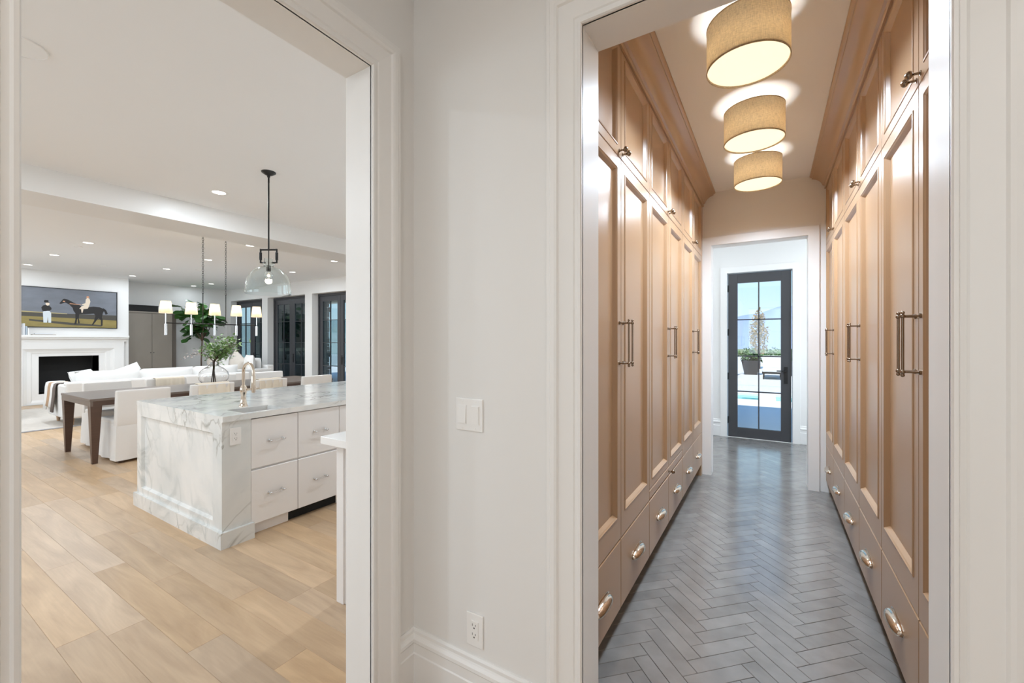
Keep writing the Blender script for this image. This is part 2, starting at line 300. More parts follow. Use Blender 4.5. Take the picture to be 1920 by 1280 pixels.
# ------------------------------------------------------------------ structure
CZ = 3.0
XA, XA2 = -1.26, -1.39           # hall / kitchen faces of the left wall
YB, YB2 = 1.28, 1.41             # hall / pantry faces of the wall with the pantry opening
AY0, AY1, AH = 0.205, 1.058, 2.44
BX0, BX1, BH = -0.516, 0.330, 2.44
def wall(name, label, boxes, m='wall'):
    b = MB()
    for q in boxes: b.box(*q)
    return struct(b.build(name, m), label)
J = .018
wall('wall_left', 'white wall with the opening to the great room', [(XA2, XA, -3.2, AY0 - J, 0, CZ), (XA2, XA, AY1 + J, 6.7, 0, CZ), (XA2, XA, AY0 - J, AY1 + J, AH + J, CZ)])
wall('wall_front', 'white wall with switches and the pantry opening', [(XA, BX0 - J, YB, YB2, 0, CZ), (BX1 + J, 2.2, YB, YB2, 0, CZ), (BX0 - J, BX1 + J, YB, YB2, BH + J, CZ)])
wall('wall_hall_right', 'white hall wall beyond the pantry opening', [(2.2, 2.35, -3.2, YB2, 0, CZ)])
wall('wall_hall_back', 'white hall wall behind the viewer', [(XA2, -.75, -3.35, -3.2, 0, CZ), (1.55, 2.35, -3.35, -3.2, 0, CZ), (-.75, 1.55, -3.35, -3.2, 0, .9), (-.75, 1.55, -3.35, -3.2, 2.6, CZ)])
wall('wall_pantry_left', 'wall behind the left pantry cabinets', [(-1.26, -1.24, YB2, 5.0, 0, CZ)])
wall('wall_pantry_right', 'wall behind the right pantry cabinets', [(1.05, 1.2, YB2, 5.1, 0, CZ)])
EY, EY2, EX0, EX1, EH = 4.95, 5.10, -.542, .301, 2.435
wall('wall_pantry_end', 'white wall with the opening at the end of the pantry', [(-1.24, EX0 - J, EY, EY2, 0, CZ), (EX1 + J, 1.05, EY, EY2, 0, CZ), (EX0 - J, EX1 + J, EY, EY2, EH + J, CZ)])
VY = 7.06
wall('wall_vestibule', 'white wall around the glazed patio door', [(-1.6, -.56, VY, VY + .2, 0, CZ), (.252, 1.6, VY, VY + .2, 0, CZ), (-.56, .252, VY, VY + .2, 2.425, CZ)])
wall('wall_vestibule_left', 'white side wall of the vestibule', [(-1.6, -1.45, EY2, 5.5, 0, CZ), (-1.6, -1.45, 6.7, VY, 0, CZ), (-1.6, -1.45, 5.5, 6.7, 0, .5), (-1.6, -1.45, 5.5, 6.7, 2.5, CZ)])
wall('wall_vestibule_right', 'white side wall of the vestibule by the patio', [(1.45, 1.6, EY2, 5.5, 0, CZ), (1.45, 1.6, 6.7, VY, 0, CZ), (1.45, 1.6, 5.5, 6.7, 0, .5), (1.45, 1.6, 5.5, 6.7, 2.5, CZ)])
WX0, WY = -14.65, 6.7
OPN = [(-14.4, -12.614), (-12.327, -10.529), (-10.22, -8.42)]; OH = 2.65
segs = []; x = WX0
for a, b in OPN: segs += [(x, a, WY, WY + .3, 0, CZ), (a, b, WY, WY + .3, OH, CZ)]; x = b
segs.append((x, XA, WY, WY + .3, 0, CZ))
wall('wall_window', 'white wall of the living area with tall dark glazed doors', segs)
wall('wall_living_end', 'white end wall of the living area', [(WX0 - .2, WX0, -3.2, WY + .3, 0, CZ)])
FX, FY0, FY1 = -13.94, 2.0, 4.095
HB = (2.541, 3.534, .228, 1.07)   # firebox
wall('wall_chimney', 'white chimney breast above the fireplace', [(WX0, FX, FY0, HB[0], 0, CZ), (WX0, FX, HB[1], FY1, 0, CZ), (WX0, FX, HB[0], HB[1], HB[3], CZ), (WX0, FX, HB[0], HB[1], 0, HB[2])])
KW = [(-12.6, -10.0), (-8.9, -6.3), (-5.2, -2.6)]; segs = []; x = WX0
for a, b in KW: segs += [(x, a, -3.4, -3.2, 0, CZ), (a, b, -3.4, -3.2, 0, .9), (a, b, -3.4, -3.2, 2.7, CZ)]; x = b
segs.append((x, XA2, -3.4, -3.2, 0, CZ))
wall('wall_kitchen', 'white kitchen wall with added wide windows', segs)
for nm, lab, q in (('ceiling', 'white ceiling of the kitchen and living area', (WX0 - .2, XA2, -3.4, WY + .3)), ('ceiling', 'white hall ceiling', (XA2, 2.35, -3.35, YB2)), ('ceiling', 'white pantry ceiling', (XA2, 1.6, YB2, VY + .2))):
    struct(box(nm, 'ceil', q[0], q[1], q[2], q[3], CZ, CZ + .12), lab)
struct(MB().box(-6.274, -5.654, -3.2, WY, 2.768, CZ).build('ceiling_beam', 'trim'), 'wide white dropped beam across the ceiling')
struct(MB().box(-17.5, 4, -5.5, 8.55, 3.35, 3.5).box(-17.5, -3.0, 8.55, 11.2, 3.35, 3.5).build('roof', 'stone'), 'flat roof over the house and porch')

# casings and jamb linings
CP = [(0, 0), (0, .012), (.003, .017), (.010, .017), (.014, .010), (.024, .010), (.028, .014), (.078, .019), (.082, .026), (.090, .029), (.104, .029), (.108, .025), (.118, .025), (.12, .022), (.12, 0)]
def casing(name, a0, a1, zh, fn, label, k=1.0, prof=CP):
    """fn(a, t, z) -> world"""
    mb = MB(); R = []
    pr = [(w_ * k, t_) for w_, t_ in prof]
    R.append([fn(a0 - w_, t_, 0) for w_, t_ in pr]); R.append([fn(a0 - w_, t_, zh + w_) for w_, t_ in pr])
    R.append([fn(a1 + w_, t_, zh + w_) for w_, t_ in pr]); R.append([fn(a1 + w_, t_, 0) for w_, t_ in pr])
    mb.rings(R, True, True, True)
    return struct(mb.build(name, 'trim'), label)
def lining(name, a0, a1, zh, d0, d1, fn, label):
    mb = MB()
    for (p, q, z0, z1) in ((a0 - J, a0, 0, zh), (a1, a1 + J, 0, zh), (a0 - J, a1 + J, zh, zh + J)):
        A = fn(p, d0, z0); B = fn(q, d1, z1); mb.box(A[0], B[0], A[1], B[1], A[2], B[2])
    return struct(mb.build(name, 'trim'), label)
fA = lambda a, t, z: (XA + t, a, z); fA2 = lambda a, t, z: (XA2 - t, a, z)
fB = lambda a, t, z: (a, YB - t, z); fB2 = lambda a, t, z: (a, YB2 + t, z)
casing('trim_1', AY0, AY1, AH, fA, 'moulded white casing around the great room opening', 1.07)
lining('trim_2', AY0, AY1, AH, -.005, XA - XA2 + .008, lambda a, d, z: (XA - d, a, z), 'white jamb lining of the great room opening')
casing('trim_3', BX0, BX1, BH, fB, 'moulded white casing around the pantry opening')
lining('trim_4', BX0, BX1, BH, -.005, YB2 - YB + .012, lambda a, d, z: (a, YB + d, z), 'white jamb lining of the pantry opening')
FLAT = [(0, 0), (0, .014), (.003, .018), (.088, .018), (.09, .016), (.09, 0)]
casing('trim_5', EX0, EX1, EH, lambda a, t, z: (a, EY - t, z), 'flat white casing at the end of the pantry', 1.0, FLAT)
lining('trim_6', EX0, EX1, EH, -.005, EY2 - EY + .005, lambda a, d, z: (a, EY + d, z), 'white jamb at the end of the pantry')
casing('trim_7', -.56, .252, 2.425, lambda a, t, z: (a, VY - t, z), 'white casing around the glazed patio door', 1.0, FLAT)
BBP = [(0, .252), (.005, .252), (.010, .244), (.010, .232), (.013, .226), (.020, .216), (.021, .204), (.015, .196), (.015, .160), (.019, .156), (.019, .012), (.016, 0), (0, 0)]
def base_run(name, pts, normals, label, prof=BBP):
    mb = MB(); R = []
    for (px_, py_), (nx, ny) in zip(pts, normals): R.append([(px_ + nx * t, py_ + ny * t, z) for t, z in prof])
    mb.rings(R, True, True, True); return struct(mb.build(name, 'trim'), label)
base_run('baseboard_left', [(XA, AY1 + .128), (XA, YB), (BX0 - .12, YB)], [(1, 0), (1, -1), (0, -1)], 'tall moulded baseboard running round the hall corner')
base_run('baseboard_hall_left', [(XA, -3.2), (XA, AY0 - .128)], [(1, 0), (1, 0)], 'tall moulded baseboard left of the great room opening')
base_run('baseboard_right', [(BX1 + .12, YB), (2.2, YB)], [(0, -1), (0, -1)], 'tall moulded baseboard right of the pantry opening')
base_run('baseboard_vestibule_left', [(-1.45, VY), (-.65, VY)], [(0, -1), (0, -1)], 'white baseboard left of the patio door')
base_run('baseboard_vestibule_right', [(.342, VY), (1.45, VY)], [(0, -1), (0, -1)], 'white baseboard right of the patio door')

# oak floor -------------------------------------------------------
fl = struct(MB().box(WX0, XA2 + .13, -3.2, WY, -.12, -.012).build('floor', 'subfloor'), 'oak plank floor of the great room')
struct(box('floor', 'oak', XA, 2.2, -3.2, YB, -.12, .003), 'hall floor')
pb = MB(); h_ = .5; ch = .0012
pb.rings([[(-h_, -h_, -1), (h_, -h_, -1), (h_, h_, -1), (-h_, h_, -1)], [(-h_, -h_, -.15), (h_, -h_, -.15), (h_, h_, -.15), (-h_, h_, -.15)], [(-h_ * .9985, -h_ * .985, 0), (h_ * .9985, -h_ * .985, 0), (h_ * .9985, h_ * .985, 0), (-h_ * .9985, h_ * .985, 0)]], True, True)
plank0 = pb.build('plank', 'oak', fl); plank_me = plank0.data
PW = .1525; planks = []; known = {2: -2.28, 3: -1.84, 4: -2.53, 5: -2.265}
r0 = int(math.floor((-3.2 - .571) / PW)) + 1; rng = random.Random(3)
for r in range(r0, 200):
    y0 = .571 + r * PW; y1 = min(y0 + PW, WY)
    if y0 > WY - .02: break
    xs = [known.get(r, -1.39 - rng.uniform(.4, 1.5))]
    while xs[-1] > WX0: xs.append(max(WX0, xs[-1] - rng.choice([1.27, 1.5, 1.75, 1.9, 1.1])))
    xs = [XA] + xs
    for a, b in zip(xs, xs[1:]):
        if a - b > .02: planks.append((b, a, y0, y1))
def vis(p):
    xm = -(p[0] + p[1]) / 2; ok = False
    for xx in (p[0], (p[0] + p[1]) / 2, p[1]):
        X_ = -xx; lo, hi = .155 * X_, .76 * X_
        if p[3] > lo and p[2] < hi: ok = True
    return ok
pv = sorted([p for p in planks if vis(p)], key=lambda p: p[0] ** 2 + p[2] ** 2, reverse=False)
pv = sorted(pv, key=lambda p: (p[0] + p[1]) ** 2 / 4 + (p[2] + p[3]) ** 2 / 4)[:300]; pset = set(pv)
for i, p in enumerate(pv):
    o = plank0 if i == 0 else plank0.copy()
    if i: C.objects.link(o); o.parent = fl
    o.location = ((p[0] + p[1]) / 2, (p[2] + p[3]) / 2, 0); o.scale = (p[1] - p[0], p[3] - p[2], .011)
rest = MB()
for p in planks:
    if p not in pset: rest.box(p[0] + .001, p[1] - .001, p[2] + .001, p[3] - .001, -.011, -.0001)
ro = rest.build('plank_field', 'oak', fl); ro['kind'] = 'stuff'

# herringbone tile floor --------------------------------------------
tf = struct(MB().box(-1.24, 1.05, YB + .001, EY, -.12, -.006).box(-1.45, 1.45, EY, VY + .2, -.12, -.006).build('floor', 'grout'), 'grey herringbone tile floor of the pantry')
TW = .0738; G = .0016
tb = MB(); hx, hy = (4 * TW) / 2 - G / 2, TW / 2 - G / 2
tb.rings([[(-hx, -hy, -.01), (hx, -hy, -.01), (hx, hy, -.01), (-hx, hy, -.01)], [(-hx, -hy, -.0012), (hx, -hy, -.0012), (hx, hy, -.0012), (-hx, hy, -.0012)],
          [(-hx + .0012, -hy + .0012, 0), (hx - .0012, -hy + .0012, 0), (hx - .0012, hy - .0012, 0), (-hx + .0012, hy - .0012, 0)]], True, True)
tile0 = tb.build('tile', 'tile', tf)
tiles = []; S2 = math.sqrt(.5)
def uv(i, j): u = 1.645 + (i - 3) * TW; v = 1.805 + j * TW; return ((u - v) * S2, (u + v) * S2)
for i in range(-60, 120):
    for j in range(-60, 120):
        m_ = (i - j) % 8
        if m_ == 0: c = uv(i + 2, j + .5); tiles.append((c[0], c[1], 0))
        elif m_ == 7: c = uv(i + .5, j + 2); tiles.append((c[0], c[1], 1))
def tin(t):
    x_, y_, _ = t
    return (-.78 < x_ < .6 and 1.17 < y_ < 4.95) or (-1.3 < x_ < 1.3 and 4.95 <= y_ < 7.22 )
tiles = [t for t in tiles if tin(t)]
tiles.sort(key=lambda t: t[0] ** 2 + t[1] ** 2); rt = random.Random(5)
tvis = [t for t in tiles if -.72 < t[0] < .53 and (t[1] < 4.9 or abs(t[0] + .12) < .5)][:300]; ts = set(tvis)
for i, t in enumerate(tvis):
    o = tile0 if i == 0 else tile0.copy()
    if i: C.objects.link(o); o.parent = tf
    o.location = (t[0], t[1], rt.uniform(-.0006, 0)); o.rotation_euler = (rt.gauss(0, .0012), rt.gauss(0, .0012), PI / 4 if t[2] == 0 else -PI / 4 + PI)
rest = MB()
for t in tiles:
    if t in ts: continue
    a = PI / 4 if t[2] == 0 else -PI / 4; ca, sa = math.cos(a), math.sin(a)
    q = [(t[0] + x_ * ca - y_ * sa, t[1] + x_ * sa + y_ * ca) for x_, y_ in ((-hx, -hy), (hx, -hy), (hx, hy), (-hx, hy))]
    rest.rings([[(a_, b_, -.01) for a_, b_ in q], [(a_, b_, -.0002) for a_, b_ in q]], True, True)
ro = rest.build('tile_field', 'tile', tf); ro['kind'] = 'stuff'

# ------------------------------------------------------------------ pantry cabinets
XL, XR = -.63, .44
def rect(fn, y0, y1, z0, z1, off): return [fn(off, y0, z0), fn(off, y1, z0), fn(off, y1, z1), fn(off, y0, z1)]
def panel_door(fn, y0, y1, z0, z1, ins, parent, name):
    l, r, b, t = ins; g = .0015
    y0 += g; y1 -= g; z0 += g; z1 -= g; R = []
    for k, off in ((None, -.02), (None, -.003), ('c', 0)):
        e = .0025 if k else 0; R.append(rect(fn, y0 + e, y1 - e, z0 + e, z1 - e, off))
    for e, off in ((0, 0), (.002, .003), (.007, .004), (.010, .001), (.014, -.002), (.026, -.016), (.030, -.016)):
        R.append(rect(fn, y0 + l + e, y1 - r - e, z0 + b + e, z1 - t - e, off))
    d = MB().rings(R, False, False).build(name, 'cab', parent)
    e = .029
    MB().rings([rect(fn, y0 + l + e, y1 - r - e, z0 + b + e, z1 - t - e, -.0195), rect(fn, y0 + l + e, y1 - r - e, z0 + b + e, z1 - t - e, -.0161)], True, True).build('panel', 'cab', d)
    return d
def slab(fn, y0, y1, z0, z1, parent, name, m='cab', th=.02, g=.002, ch=.004):
    R = [rect(fn, y0 + g, y1 - g, z0 + g, z1 - g, -th), rect(fn, y0 + g, y1 - g, z0 + g, z1 - g, -ch), rect(fn, y0 + g + ch, y1 - g - ch, z0 + g + ch, z1 - g - ch, 0)]
    return MB().rings(R, True, True).build(name, m, parent)
def bar_pull(fn, y, z0, z1, parent):
    b = MB()
    for z in (z0, z1):
        b.tube([fn(0, y, z), fn(.006, y, z), fn(.007, y, z), fn(.038, y, z), fn(.048, y, z)], [.009, .009, .004, .004, .004], 10)
        b.ball(fn(.048, y, z), .0078, 12)
    b.tube([fn(.048, y, z0 - .012), fn(.048, y, z1 + .012)], .0044, 10); b.ball(fn(.048, y, z0 - .012), .0062, 10); b.ball(fn(.048, y, z1 + .012), .0062, 10)
    return b.build('handle', 'bronze', parent, 40)
def knob(fn, y, z, parent, m='bronze'):
    b = MB().tube([fn(0, y, z), fn(.003, y, z), fn(.004, y, z), (fn(.018, y, z)), fn(.022, y, z)], [.009, .009, .0045, .0045, .008], 12)
    pr = [(.022, .008), (.026, .013), (.031, .0145), (.036, .013), (.041, .008), (.044, .001)]
    b.tube([fn(o, y, z) for o, r in pr], [r for o, r in pr], 12)
    return b.build('knob', m, parent, 40)
def cup_pull(fn, y, z, parent, L=.185):
    b = MB(); N = 16; K = 7; R = []
    for i in range(N + 1):
        a = PI * i / N; yy = y - math.cos(a) * L / 2; ww = max(.02, math.sin(a) ** .55); ring = []
        for k in range(K + 1):
            q = PI / 2 * k / K      # 0: at wall, top ; 90: front, bottom lip
            ring.append(fn(.036 * ww * math.sin(q) + .001, yy, z - .008 + .030 * ww * math.cos(q)))
        ring.append(fn(.032 * ww + .001, yy, z - .012))
        R.append(ring)
    b.rings(R, False, False, False)
    b.rings([[fn(.001 if s_ else .0005, y + (L / 2 + .008) * math.cos(2 * PI * k / 20) if True else 0, z + .004 + .022 * math.sin(2 * PI * k / 20)) for k in range(20)] for s_ in (0, 1)], True, True)
    o = b.build('cup_pull', 'nickel', parent, 50)
    md = o.modifiers.new('thick', 'SOLIDIFY'); md.thickness = .002; md.offset = 0
    return o
def module(name, n, xf, y0, ym, y1, label, tray=False, hl=True):
    back = -1.235 if n > 0 else 1.045
    fn = lambda off, y, z: (xf + n * off, y, z)
    t = thing(name, label, 'cabinet', (xf - n * .3, (y0 + y1) / 2, 0), 'built-in pantry cabinets')
    bi = xf - n * .0205
    MB().box(bi, back, y0, y1, .102, 2.985).box(bi - n * .06, back, y0, y1, 0, .102).build('carcass', 'cabin', t)
    slab(fn, y0, y1, 2.866, 2.985, t, 'frieze', g=0, ch=.001)
    for a, b, first in ((y0, ym, True), (ym, y1, False)):
        zb = .522 if tray else .458
        sl, sr = (.062, .048) if first else (.048, .062)
        d = panel_door(fn, a, b, zb, 2.321, (.058, .058, .575 - zb - .004, .055), t, 'tall_door')
        yk = ym - .03 if first else ym + .03
        bar_pull(fn, yk, 1.32, 1.515, d)
        u = panel_door(fn, a, b, 2.321, 2.866, (.058, .058, .045, .026), t, 'upper_door')
        knob(fn, ym - .026 if first else ym + .026, 2.352, u)
        dr = slab(fn, a, b, .113, .455, t, 'drawer')
        cup_pull(fn, (a + b) / 2, .282, dr)
    if tray:
        tr = slab(fn, y0, y1, .46, .519, t, 'pull_out_tray'); knob(fn, ym, .488, tr)
    return t
Ls = [1.49, 2.055, 2.622, 3.19, 3.745, 4.30, 4.86]; Rs = [1.432, 2.006, 2.592, 3.18, 3.775, 4.375, 4.945]
module('pantry_cabinet', 1, XL, Ls[0], Ls[1], Ls[2], 'left brown pantry cabinet nearest the opening')
module('pantry_cabinet', 1, XL, Ls[2], Ls[3], Ls[4], 'left brown pantry cabinet with a small pull-out tray knob above its drawers', True)
module('pantry_cabinet', 1, XL, Ls[4], Ls[5], Ls[6], 'left brown pantry cabinet at the far end')
module('pantry_cabinet', -1, XR, Rs[0], Rs[1], Rs[2], 'right brown pantry cabinet nearest the opening')
module('pantry_cabinet', -1, XR, Rs[2], Rs[3], Rs[4], 'middle brown pantry cabinet of the right row')
module('pantry_cabinet', -1, XR, Rs[4], Rs[5], Rs[6], 'right brown pantry cabinet at the far end')
struct(MB().box(XL, -1.235, 1.43, 1.489, 0, 2.985).build('trim_8', 'cab'), 'brown filler strip at the start of the left pantry cabinets')
struct(MB().box(XL, -1.235, 4.861, EY, 0, 2.985).build('trim_9', 'cab'), 'brown filler strip at the end of the left pantry cabinets')
CRN = [(0, 2.862), (.010, 2.862), (.014, 2.868), (.014, 2.878), (.008, 2.882), (.012, 2.890), (.024, 2.896), (.028, 2.904), (.036, 2.922), (.054, 2.944), (.078, 2.960), (.104, 2.968), (.108, 2.972), (.108, 2.980), (.122, 2.986), (.126, 2.992), (.126, 2.999), (0, 2.999)]
for nm, n, xf, a, b, lab in (('trim_10', 1, XL, 1.43, EY, 'brown crown moulding over the left pantry cabinets'), ('trim_11', -1, XR, 1.43, EY, 'brown crown moulding over the right pantry cabinets')):
    struct(MB().rings([[(xf + n * (o + .0005), y, z) for o, z in CRN] for y in (a, b)], True, True).build(nm, 'cab', None, 35), lab)

# drum lamps
def drum(loc, label, k_=1.0):
    x, y = loc; t = thing('drum_lamp', label, 'ceiling lamp', (x, y, CZ), 'drum lamps along the pantry ceiling')
    zt, zb, r = 2.952, 2.742, .178
    b = MB().lathe([(r - .001, zb), (r - .001, zt)], 64, (x, y, 0)); o = b.build('shade', 'shade', t, 60)
    md = o.modifiers.new('thick', 'SOLIDIFY'); md.thickness = .0015; md.offset = -1
    MB().lathe([(r + .0006, zb), (r + .0006, zb + .006), (r - .004, zb + .006), (r - .004, zb), (r + .0006, zb)], 64, (x, y, 0)).build('rim', 'shade', t, 60)
    MB().lathe([(r + .0006, zt - .006), (r + .0006, zt), (r - .004, zt), (r - .004, zt - .006), (r + .0006, zt - .006)], 64, (x, y, 0)).build('rim', 'shade', t, 60)
    MB().lathe([(.0001, zb + .008), (r - .006, zb + .008), (r - .006, zb + .012), (.0001, zb + .012)], 48, (x, y, 0)).build('diffuser', 'diffuser', t)
    st = MB().lathe([(.0001, CZ - .001), (.06, CZ - .001), (.06, CZ - .014), (.008, CZ - .022), (.008, zt - .03), (.0001, zt - .03)], 24, (x, y, 0))
    for k in range(3):
        a = k * 2 * PI / 3 + .4; st.tube([(x, y, zt - .026), (x + (r - .004) * math.cos(a), y + (r - .004) * math.sin(a), zt - .004)], .002, 6)
    st.build('stem', 'bronze', t, 40)
    MB().ball((x + .05, y, 2.83), .024, 12).build('bulb', 'bulb', t, 60)
    lamp('POINT', (x, y, 2.832), P_PANTRY * .75, t, (.86, .94, 1), .03)
    lamp('AREA', (x, y, zb + .004), P_PANTRY * 6.6 * k_, t, (.72, .85, 1), .32, math.radians(154))
for yy, lab in ((2.32, 'drum lamp with linen shade nearest the pantry opening'), (3.225, 'middle linen drum lamp on the pantry ceiling'), (4.13, 'linen drum lamp nearest the far end of the pantry')): drum((-.098, yy), lab, .72 if yy < 2.5 else 1.06)

# glazed patio door
def grid_door(name, fn, a0, a1, zt, glass, mcols, mrows, m, pm, handle=None, hinges=(), z0=.004, th=.045):
    """fn(a, depth, z); depth 0 = room face, + = outwards"""
    t = bpy.data.objects.new(name, None); C.objects.link(t); o0 = fn((a0 + a1) / 2, 0, 0); t.location = o0
    g0, g1, gz0, gz1 = glass
    def bx(mb, p, q, d0, d1, u, v): A = fn(p, d0, u); B = fn(q, d1, v); mb.box(A[0], B[0], A[1], B[1], A[2], B[2])
    for p, q, u, v, nm in ((a0, g0, z0, zt, 'stile'), (g1, a1, z0, zt, 'stile'), (g0, g1, z0, gz0, 'rail'), (g0, g1, gz1, zt, 'rail')):
        mb = MB(); bx(mb, p, q, 0, th, u, v); mb.build(nm, m, t, bevel=.002, seg=1)
    xs = [g0] + list(mcols) + [g1]; zs = [gz0] + list(mrows) + [gz1]
    for c in mcols: mb = MB(); bx(mb, c - .008, c + .008, .006, th - .006, gz0, gz1); mb.build('muntin', m, t)
    for r_ in mrows:
        for p, q in zip(xs, xs[1:]): mb = MB(); bx(mb, p, q, .006, th - .006, r_ - .008, r_ + .008); mb.build('muntin', m, t)
    for p, q in zip(xs, xs[1:]):
        for u, v in zip(zs, zs[1:]): mb = MB(); bx(mb, p + .001, q - .001, th / 2 - .002, th / 2 + .002, u + .001, v - .001); mb.build('pane', pm, t)
    for hz in hinges: mb = MB(); bx(mb, a0 - .006, a0 + .012, -.008, .002, hz - .05, hz + .05); mb.build('hinge', 'blackm', t)
    if handle is not None:
        mb = MB(); bx(mb, handle - .022, handle + .022, -.008, .001, .82, 1.06); h_ = mb.build('handle_plate', 'black', t)
        d = 1 if handle < (a0 + a1) / 2 else -1
        MB().tube([fn(handle, -.008, 1.0), fn(handle, -.05, 1.0), fn(handle + d * .015, -.055, 1.0), fn(handle + d * .11, -.055, 1.0)], .008, 10).build('lever', 'black', t, 40)
    return t
d = grid_door('door_1', lambda a, dp, z: (a, VY + .02 + dp, z), -.548, .24, 2.414, (-.424, .116, .148, 2.276), [-.154], [1.735, 1.2, .68], 'charcoal', 'pane', .175, (.25, .9, 1.55, 2.2))
struct(d, 'dark framed glazed patio door at the end of the pantry')
struct(box('threshold', 'trim', -.56, .252, VY - .01, VY + .2, -.004, .003), 'pale threshold of the patio door')

# ------------------------------------------------------------------ hall wall plates
t = thing('switch_plate', 'white double rocker switch plate on the hall wall', 'switch', (-.97, YB, 1.15))
box('plate', 'white', -1.032, -.908, YB - .006, YB, 1.09, 1.211, t, bevel=.002)
for xx, tl in ((-1.0, 1), (-.94, -1)):
    box('rocker_frame', 'white', xx - .019, xx + .019, YB - .0075, YB - .005, 1.115, 1.186, t)
    MB().prism([(YB - .005, 1.118), (YB - .0085 - .003 * (tl > 0), 1.118), (YB - .0085 - .003 * (tl < 0), 1.183), (YB - .005, 1.183)], lambda p, q, a: (a, p, q), xx - .0165, xx + .0165).build('rocker', 'white', t)
    for zz in (1.1, 1.201): MB().tube([(xx, YB - .0055, zz), (xx, YB - .0075, zz)], .003, 10).build('screw', 'white', t)
def outlet(fn, loc, label):
    """fn(a, off, z)"""
    t = thing('power_outlet', label, 'outlet', loc)
    def bx(nm, m, a0, a1, o0, o1, z0, z1, bv=0, par=None):
        A = fn(a0, o0, z0); B = fn(a1, o1, z1); return box(nm, m, A[0], B[0], A[1], B[1], A[2], B[2], par or t, bevel=bv)
    bx('plate', 'white', -.037, .037, .0005, .006, -.061, .061, .0018)
    ins = bx('insert', 'white', -.0175, .0175, .005, .0085, -.034, .034)
    for zc in (.017, -.017):
        bx('slot', 'slot', -.0085, -.0065, .0083, .009, zc - .001, zc + .008, 0, ins); bx('slot', 'slot', .005, .007, .0083, .009, zc, zc + .007, 0, ins); bx('slot', 'slot', -.0025, .0025, .0083, .009, zc - .010, zc - .005, 0, ins)
    return t
outlet(lambda a, o, z: (-.944 + a, YB - o, .349 + z), (-.944, YB, .349), 'white power outlet low on the hall wall')

# ------------------------------------------------------------------ recessed lights
def downlight(x, y, label, p=P_RECESS, r=.075, grp='recessed ceiling lights', col=(.80, .90, 1.0)):
    t = thing('recessed_light', label, 'ceiling light', (x, y, CZ), grp)
    MB().lathe([(r * .8, CZ - .0005), (r * .84, CZ - .004), (r * 1.12, CZ - .003), (r * 1.16, CZ - .0002)], 32, (x, y, 0)).build('trim_ring', 'white', t, 50)
    MB().lathe([(.0001, CZ - .001), (r * .82, CZ - .001)], 32, (x, y, 0)).build('lens', 'lens', t)
    if p: lamp('AREA', (x, y, CZ - .006), p, t, col, r * 1.6)
    return t
RL = [(-5.0, 2.21, 'recessed light on the kitchen ceiling beside the black pendant'), (-9.37, 2.25, 'lit recessed light, leftmost row, nearest the ceiling beam'), (-11.25, 2.25, 'lit recessed light, leftmost row, middle of three'), (-13.14, 2.25, 'lit recessed light above the horse picture'),
      (-13.25, 3.97, 'lit recessed light above the right corner of the chimney breast'), (-11.33, 3.97, 'lit recessed light left of the chandelier chains, middle row'), (-9.36, 3.95, 'lit recessed light just right of the left chandelier chain'), (-14.2, 5.62, 'lit recessed light above the fig tree, the left of two'), (-13.26, 5.67, 'lit recessed light above the fig tree, the right of two'),
      (-7.36, 3.72, 'recessed light half hidden by the ceiling beam left of the pendant rod'), (-7.39, 5.32, 'recessed light right of the pendant by the opening jamb'), (-9.39, 5.67, 'recessed light above the tall window doors')]
for x, y, lab in RL: downlight(x, y, lab, {-14.2: 3, -13.26: 9, -13.14: 10, -13.25: 10, -9.39: 14, -7.39: 16, -5.0: 12}.get(x, P_RECESS * 1.12))
for x, y in ((-3.0, -1.2), (-4.3, -1.2), (-4.3, .1), (-9.4, .4), (-11.3, .4), (-2.3, 3.6), (-2.3, 5.2), (-9.4, -1.4)): downlight(x, y, 'recessed light on the great room ceiling outside the view', grp='recessed lights out of view')
for x, y in ((-.2, -.55), (.9, -.55), (-.2, -2.1), (.9, -2.1)): downlight(x, y, 'added fill downlight on the hall ceiling outside the view', P_HALL, grp='added hall fill lights out of view', col=(1, .96, .91))  # unseen hall downlights, added to brighten the walls in view
for x in (-.8, .6): downlight(x, 6.0, 'recessed light on the vestibule ceiling outside the view', P_VEST, grp='vestibule recessed lights out of view')
def speaker(x, y, r, label):
    t = thing('ceiling_speaker', label, 'speaker', (x, y, CZ), 'round ceiling speakers')
    MB().lathe([(.0001, CZ - .004), (r * .95, CZ - .004)], 40, (x, y, 0)).build('grille', 'ceil', t)
    MB().lathe([(r * .95, CZ - .003), (r * .96, CZ - .007), (r, CZ - .006), (r * 1.01, CZ - .0003)], 40, (x, y, 0)).build('rim', 'white', t, 50)
speaker(-3.42, .545, .118, 'large round speaker grille in the kitchen ceiling by the left casing')
speaker(-9.9, 2.26, .05, 'small round ceiling disc behind the leftmost row of lights')
speaker(-11.98, 3.1, .05, 'small round ceiling disc above the picture')
speaker(-10.9, 4.4, .05, 'small round ceiling disc left of the chandelier chain')

# ------------------------------------------------------------------ kitchen island
IX0, IX1, IY0, IY1, IZ = -4.715, -3.205, 1.44, 4.5, .905
DX = -3.222
isl = thing('kitchen_island', 'white kitchen island with marble end panel and drawers', 'island', ((IX0 + IX1) / 2, (IY0 + IY1) / 2, 0))
MB().box(IX0 + .02, DX - .021, IY0 + .2, 2.0, .1, IZ - .23).box(IX0 + .02, -3.56, IY0 + .2, 2.0, IZ - .23, IZ - .0405).box(IX0 + .02, DX - .021, 2.0, IY1 - .05, .1, IZ - .0405).box(IX0 + .1, DX - .09, IY0 + .2, IY1 - .1, 0, .1).build('body', 'whitecab', isl)
